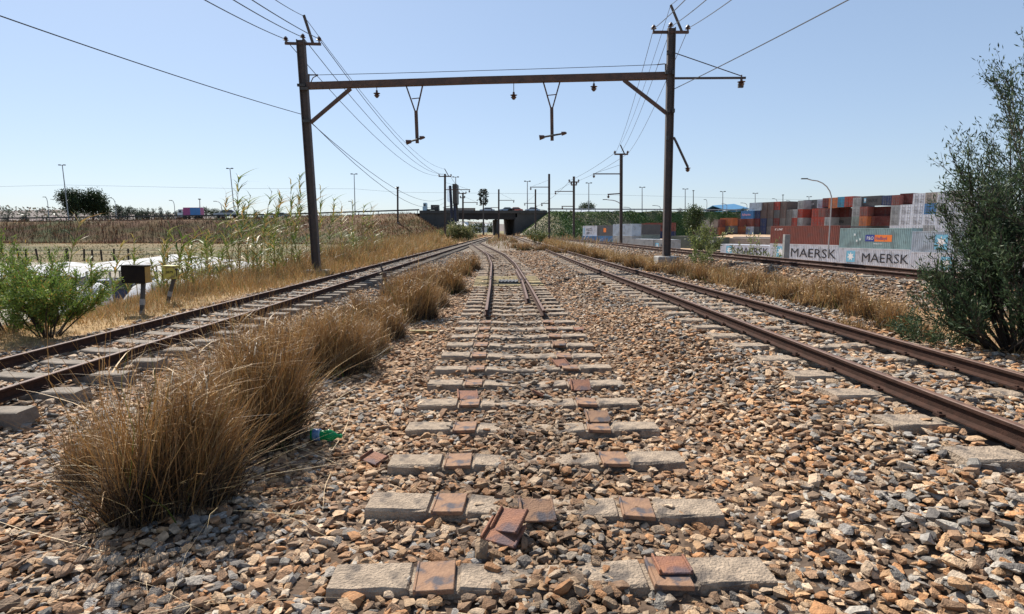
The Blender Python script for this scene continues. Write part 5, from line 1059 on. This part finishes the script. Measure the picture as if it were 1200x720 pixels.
def leaf_quads(P, Dv, L_, Wd, cols):
    """rhombic leaves at P pointing along Dv"""
    n = len(P); Dv = Dv/np.linalg.norm(Dv,axis=1,keepdims=True); r_ = rng.normal(size=(n,3)); s = np.cross(Dv, r_); s /= np.linalg.norm(s,axis=1,keepdims=True)+1e-9
    L_ = L_[:,None]; Wd = Wd[:,None]
    V = np.stack([P, P+Dv*L_*.5+s*Wd*.5, P+Dv*L_, P+Dv*L_*.5-s*Wd*.5], 1).reshape(-1,3); Q = np.arange(4*n).reshape(-1,4)
    return V, Q, np.repeat(cols, 4, 0)
def grow(p, d, L_, r, depth, out, tips, spread, up, rnd, nb=3, seglen=5):
    pts = [Vector(p)]; d = Vector(d).normalized(); 
    for k in range(seglen):
        d = (d+Vector((rnd.gauss(0,.10), rnd.gauss(0,.10), rnd.gauss(0,.05)+up*.06))).normalized(); pts.append(pts[-1]+d*L_/seglen)
    out.append((pts, [r*(1-.6*i/seglen) for i in range(seglen+1)])); 
    if depth <= 1: tips.append((pts, d))
    if depth > 0:
        for k in range(nb):
            f = rnd.uniform(.3,1.0); b_ = pts[min(int(f*seglen)+0, seglen)]; a = rnd.uniform(0,2*PI); o_ = d.orthogonal().normalized(); o_.rotate(Matrix.Rotation(a,3,d))
            grow(b_, d+o_*spread*rnd.uniform(.6,1.3), L_*rnd.uniform(.45,.7), r*.5, depth-1, out, tips, spread, up, rnd, nb, max(3, seglen-1))
def shrub(name, label, loc, stems, nleaf, ll, lw, cols, p=None, depth=2, spread=.7, up=1, seed=1, rad=.02, nb=3, cat='shrub', jit=.05, grp=None, sprays=0):
    rnd = random.Random(seed); out = []; tips = []
    for (dx, dy, dz, L_) in stems: grow((dx*.12, dy*.12, -.05), (dx, dy, dz), L_, rad, depth, out, tips, spread, up, rnd, nb, 7)
    r = thing(name, label, cat, loc, 0, grp); q = MB()
    for pts, rr in out: q.tube(pts, rr, 4 if rr[0] < .012 else 5, cap=False)
    q.build('branches', BARK, r)
    # leaves along the outer twigs
    segs = []; wts = []
    for pts, d in tips:
        for a, b_ in zip(pts[:-1], pts[1:]): segs.append((a, b_)); 
    A = np.array([s[0][:] for s in segs]); Bq = np.array([s[1][:] for s in segs]); L_ = np.linalg.norm(Bq-A,axis=1); k = rng.choice(len(A), nleaf, p=L_/L_.sum()); f = rng.random((nleaf,1)); P = A[k]+(Bq[k]-A[k])*f+rng.normal(0,jit,(nleaf,3))
    Dv = (Bq[k]-A[k])/L_[k][:,None]+rng.normal(0,.55,(nleaf,3)); V, Q, c_ = leaf_quads(P, Dv, ll*rng.uniform(.6,1.4,nleaf), np.full(nleaf,lw)*rng.uniform(.7,1.3,nleaf), rcol(nleaf, cols, p=p))
    link('foliage', quads_mesh('foliage', V, Q, c_, LEAF), r); return r
GRN = [(.16,.24,.045),(.24,.32,.07),(.10,.16,.03),(.42,.27,.06)]
p = ground(52, 398, -.12)
shrub('green_shrub', 'bushy bright green shrub with orange specks at the left edge by the track', (p.x, p.y+.1, Hs(p.x,p.y)), [(math.cos(a)*s, math.sin(a)*s, 1, .92*q_) for a, s, q_ in [(random.uniform(0,2*PI), random.uniform(.2,1.0), random.uniform(.7,1.05)) for _ in range(22)]], 24000, .05, .014, GRN, [.36,.28,.27,.09], depth=2, spread=.6, seed=3, rad=.014, jit=.03)
shrub('green_shrub', 'second green shrub cut by the left frame edge', (p.x-1.15, p.y+.7, Hs(p.x-1.1,p.y)), [(math.cos(a)*.6, math.sin(a)*.6, 1, 1.15) for a in np.linspace(0,6,12)], 16000, .055, .014, GRN, [.36,.28,.27,.09], depth=2, spread=.6, seed=5, rad=.014, jit=.03)
# dark wattle-like bush at the right
DG = [(.048,.08,.036),(.075,.11,.05),(.032,.055,.025),(.115,.15,.07)]
p = Vector((5.6, 6.55, 0)); bz = Hs(p.x, p.y)
st = [(-.85,-.1,1,.95),(-.6,-.4,1,1.1),(-.5,.3,1,1.25),(-.25,-.1,1,1.6),(-.12,.3,1,1.7),(.1,-.2,1,2.3),(.16,.1,1,2.75),(.35,.2,1,2.6),(.5,-.2,1,2.2),(.7,.1,1,2.0),(.05,-.4,1,1.9),(-1.2,.1,.8,.95),(-1.15,-.35,.6,.8),(-.8,.4,.7,1.0),(.3,-.6,1,1.7),(.9,.3,.9,1.7),(-.35,-.6,.9,1.15),(-1.1,.0,.45,.8),(-1.0,-.5,.3,.7),(-.6,-.7,.5,.8),(-.3,-.8,.6,.8),(.2,-.8,.6,1.0),(-.9,.5,.4,.8),(-.7,0,.9,1.15),(-.4,.1,1,1.4),(.0,0,1,1.6),(.3,.0,1,1.9),(.5,.5,1,2.3),(-.15,-.3,1,1.4),(-.62,.1,1,1.75),(-.3,.5,1,1.95)]
shrub('dark_bush', 'tall dark fine-leaved bush at the right edge next to the rails', (p.x+.05, p.y, bz), [(a*1.0,b,c_,d*(.80+.1*(a>-.2)+.18*(a<-.55))) for a,b,c_,d in st], 47000, .058, .013, DG, [.35,.25,.3,.1], depth=3, spread=.5, seed=11, rad=.022, nb=4, cat='bush', jit=.03)
p = at(817, 300, 40); shrub('leafy_weed', 'leafy yellow-green weed beside the right mast, before the dark green container', (10.9, 34, Hs(10.9,34)), [(math.cos(a)*.6, math.sin(a)*.5, 1, 1.45) for a in np.linspace(0,6,8)], 2400, .14, .05, [(.16,.2,.06),(.25,.26,.09),(.1,.13,.04)], depth=2, spread=.6, seed=8, rad=.02, jit=.08)
shrub('leafy_weed', 'thin weed with sparse leaves right of the first, over the rails', (13.1, 33, Hs(13.1,33)), [(math.cos(a)*.8, math.sin(a)*.5, 1, 2.0) for a in np.linspace(0,6,5)], 900, .14, .05, [(.16,.2,.06),(.25,.26,.09)], depth=2, spread=.7, seed=9, rad=.02, jit=.05)
shrub('leafy_weed', 'young leafy weed at the foot of the bank right of the mast', (7.0, 22.3, Hs(7.0,22.3)), [(math.cos(a)*.6, math.sin(a)*.5, 1, .6) for a in np.linspace(0,6,6)], 900, .09, .03, [(.16,.2,.06),(.25,.26,.09),(.1,.13,.04)], depth=1, spread=.6, seed=18, rad=.008, jit=.04)
shrub('low_bush', 'low dark green plant at the left foot of the dark bush', (4.95, 6.9, Hs(4.95,6.9)), [(math.cos(a)*1.0, math.sin(a)*.8, .7, .42) for a in np.linspace(0,6,8)], 2600, .05, .012, DG, depth=1, spread=.6, seed=21, rad=.006, jit=.03)
for px, py, s_, lb in ((535,284,1.0,'pale green bush left of the bridge opening'),(546,281,.9,'pale green bush at the second pole of the left line'),(524,286,.7,'low bush at the tall left pole foot')):
    g = ground(px, py, 0) if py > 280 else at(px, py, 120); Y = 95; X_ = (px-600)/F*Y
    shrub('pale_bush', lb, (X_, Y, Hs(X_,Y)-.1), [(math.cos(a)*.8, math.sin(a)*.7, 1, 2.1*s_) for a in np.linspace(0,6,8)], 2200, .28, .12, [(.15,.18,.06),(.24,.24,.10),(.10,.12,.045),(.3,.26,.13)], depth=2, spread=.6, seed=int(px), rad=.05, jit=.25)
shrub('green_bush', 'small green bush between the junction and the right track', (2.6, 62, Hs(2.6,62)), [(math.cos(a)*.8, math.sin(a)*.7, 1, 1.2) for a in np.linspace(0,6,8)], 1800, .12, .06, [(.12,.16,.05),(.2,.2,.07),(.08,.10,.03)], depth=2, spread=.6, seed=66, rad=.03, jit=.1)

def crown_tree(label, px, yt, yb, Y, wpx, cols, n=2600, lobes=9, name='leafy_tree', seed=1, trunkh=.25, lw=.028, grp='trees beyond the road', zb=None):
    rnd = random.Random(seed); top = at(px, yt, Y); x = top.x; z0 = at(px, yb, Y).z if zb is None else zb; h = top.z-z0; w_ = wpx/F*Y
    r = thing(name, label, 'tree', (x, Y, z0), 0, grp); q = MB(); q.tube([(0,0,-.5),(w_*.02,0,h*.3),(0,0,h*.6)], [h*.035,h*.028,h*.015], 6)
    L_ = [(rnd.uniform(-.32,.32)*w_, rnd.uniform(-.3,.3)*w_, h*(trunkh+(1-trunkh)*rnd.uniform(.25,.78)), rnd.uniform(.16,.27)) for _ in range(lobes)]
    L_.append((0,0,h*.8,.2))
    for lx, ly, lz, lr in L_: q.tube([(0,0,h*.3),(lx*.6,ly*.6,lz*.8),(lx,ly,lz)], [h*.016,h*.01,h*.004], 4, cap=False)
    q.build('trunk', BARK, r)
    k = rng.integers(0, len(L_), n); C_ = np.array([l[:3] for l in L_])[k]; R_ = np.array([l[3] for l in L_])[k][:,None]
    u_ = rng.normal(size=(n,3)); u_ /= np.linalg.norm(u_,axis=1,keepdims=True); rad = rng.random((n,1))**.45
    P = C_+u_*rad*R_*np.array([w_, w_, min(h*1.1, w_*1.1)])*(1+.25*rng.normal(size=(n,1)))
    P[:,2] = np.minimum(P[:,2], h*1.02)
    s_ = w_*lw; V, Q, c_ = leaf_quads(P, u_+rng.normal(0,.7,(n,3)), s_*rng.uniform(1.2,3,n), s_*rng.uniform(.8,1.8,n), rcol(n, cols))
    link('crown', quads_mesh('crown', V, Q, c_, LEAF), r); return r
TG = [(.028,.045,.018),(.045,.065,.025),(.02,.034,.014)]; TG2 = [(.05,.08,.025),(.08,.11,.035),(.035,.055,.02)]; TH_ = [(.10,.12,.09),(.12,.135,.10),(.085,.10,.08)]  # TH_: far hill leaves, paled to put distance haze into the colour
crown_tree('left half of the big dark tree beyond the road', 86, 220, 258, 215, 31, TG, 11000, 20, seed=1, trunkh=.0, lw=.022)
crown_tree('right half of the big dark tree beyond the road', 106, 221, 259, 219, 33, TG, 11000, 20, seed=2, trunkh=.0, lw=.022)
crown_tree('dark round bush right of the pink trailer', 241, 243, 256, 215, 15, TG, 1500, 6, seed=3, trunkh=0)
crown_tree('second dark bush right of the pink trailer', 253, 245, 256, 215, 15, TG, 1500, 6, seed=4, trunkh=0)
crown_tree('round dark tree in front of the green embankment', 814, 238.5, 262, 178, 27, TG2, 4200, 12, seed=5, trunkh=.05, zb=-.5, grp='trees by the container yard')
crown_tree('darker tree behind the long white warehouse', 690, 236.5, 250, 400, 20, TG, 1500, 8, seed=6, trunkh=0)
crown_tree('small tree left behind the long white warehouse', 680, 241, 250, 400, 10, TG, 800, 5, seed=7, trunkh=0)
crown_tree('small tree above the middle of the embankment', 769, 246.5, 251, 330, 8, TG, 600, 5, seed=8, trunkh=0)
crown_tree('small tree left of the twin mast lights', 797, 244, 250, 330, 10, TG, 600, 5, seed=9, trunkh=0)
crown_tree('low green bush at the right foot of the round tree', 833, 249, 262, 190, 14, TG2, 900, 5, seed=10, trunkh=0, zb=2)
crown_tree('small dark tree at the blue warehouse', 871, 243, 250, 250, 8, TG, 500, 4, seed=12, trunkh=0)
crown_tree('slim dark tree above the bridge wall', 628.5, 240, 250, 260, 6, TG, 600, 4, seed=13, trunkh=0)
crown_tree('small dark tree behind the bridge wall', 640, 247, 252, 300, 9, TG, 500, 4, seed=14, trunkh=0)
rr = random.Random(4)
for i, (px, yt, wp) in enumerate(sorted([(8,243,10),(125,240,18),(137,238,16),(148,241,16),(158,243,14),(166,242,14),(173,240,6),(180,242,12),(187,240,10),(196,246,12),(207,246,14),(216,245,12),(262,247,14),(285,246,12),(300,247,16),(30,246,10),(160,248,7),(171,247,10)])):
    crown_tree(f'{ORD[i]} haze-paled grey-green tree from the left on the far hill beyond the road', px, yt, 255, 700, wp, TH_, 700, 6, seed=30+i, trunkh=0, lw=.05, zb=6, grp='trees on the far hill', name='hill_tree')
def smp_w(n): return rng.uniform(-640,-150,n), rng.uniform(560,800,n)
n_ = 9000; x = rng.uniform(-900,-150,n_); y = rng.uniform(640,860,n_); zz = np.interp(x,[-900,-800,-640,-520,-430,-330,-180],[31,31,30,27,22,16,8])*rng.uniform(.25,1.0,n_)
V, Q, c_ = leaf_quads(np.stack([x,y,zz],-1), rng.normal(size=(n_,3))+np.array([0,0,.4]), rng.uniform(1.5,4,n_), rng.uniform(1,3,n_), rcol(n_, [(.10,.115,.085),(.13,.13,.10),(.17,.14,.11)]));  # woodland tints include painted haze, like the hill trees
k_ = vnoise(x,y,60,3) > .45; Q = Q[k_]; V = V.reshape(-1,4,3)[k_].reshape(-1,3); c_ = c_.reshape(-1,4,3)[k_].reshape(-1,3); Q = np.arange(len(V)).reshape(-1,4)
tag(link('far_woodland', quads_mesh('far_woodland', V, Q, c_, LEAF)), kind='stuff')
# vegetation seen through the bridge opening
for i, px in enumerate((540,549,558,566,576)): crown_tree(f'{ORD[i]} dark bush from the left seen through the bridge opening', px, 260+rr.uniform(0,2), 268, 330, 12, TG2, 500, 5, seed=60+i, trunkh=0, lw=.05, zb=-.5, grp='bushes beyond the bridge opening')
# mast disguised as a tree
Y = 150; top = at(566.3, 222, Y); bs = at(566.8, 274, Y)
r = thing('tree_shaped_mast', 'slender dark radio mast dressed as a tree, before the bridge', 'radio mast', (top.x, Y, bs.z-.3)); o = Vector(r.location); q = MB(o); q.tube([(top.x,Y,bs.z-.4),(top.x,Y,top.z)], [.22,.12], 8); q.build('mast', DARK, r)
n_ = 420; h0 = at(566,241,Y).z; k = rng.random(n_); zz = h0+(top.z-h0)*k; Rr = 1.15*np.minimum(1, .55+1.6*np.minimum(k,1-k))*(.85+.15*np.sin(k*40)); a = rng.uniform(0,2*PI,n_); 
P = np.stack([np.cos(a)*Rr*rng.uniform(.3,1,n_)+top.x-o.x, np.sin(a)*Rr*rng.uniform(.3,1,n_)+Y-o.y, zz-o.z],-1); V, Q, c_ = leaf_quads(P, np.stack([np.cos(a),np.sin(a),rng.normal(.3,.4,n_)],-1), rng.uniform(.35,.7,n_), rng.uniform(.2,.45,n_), rcol(n_, [(.02,.028,.022),(.03,.04,.03)])); link('crown', quads_mesh('crown', V, Q, c_, LEAF), r)
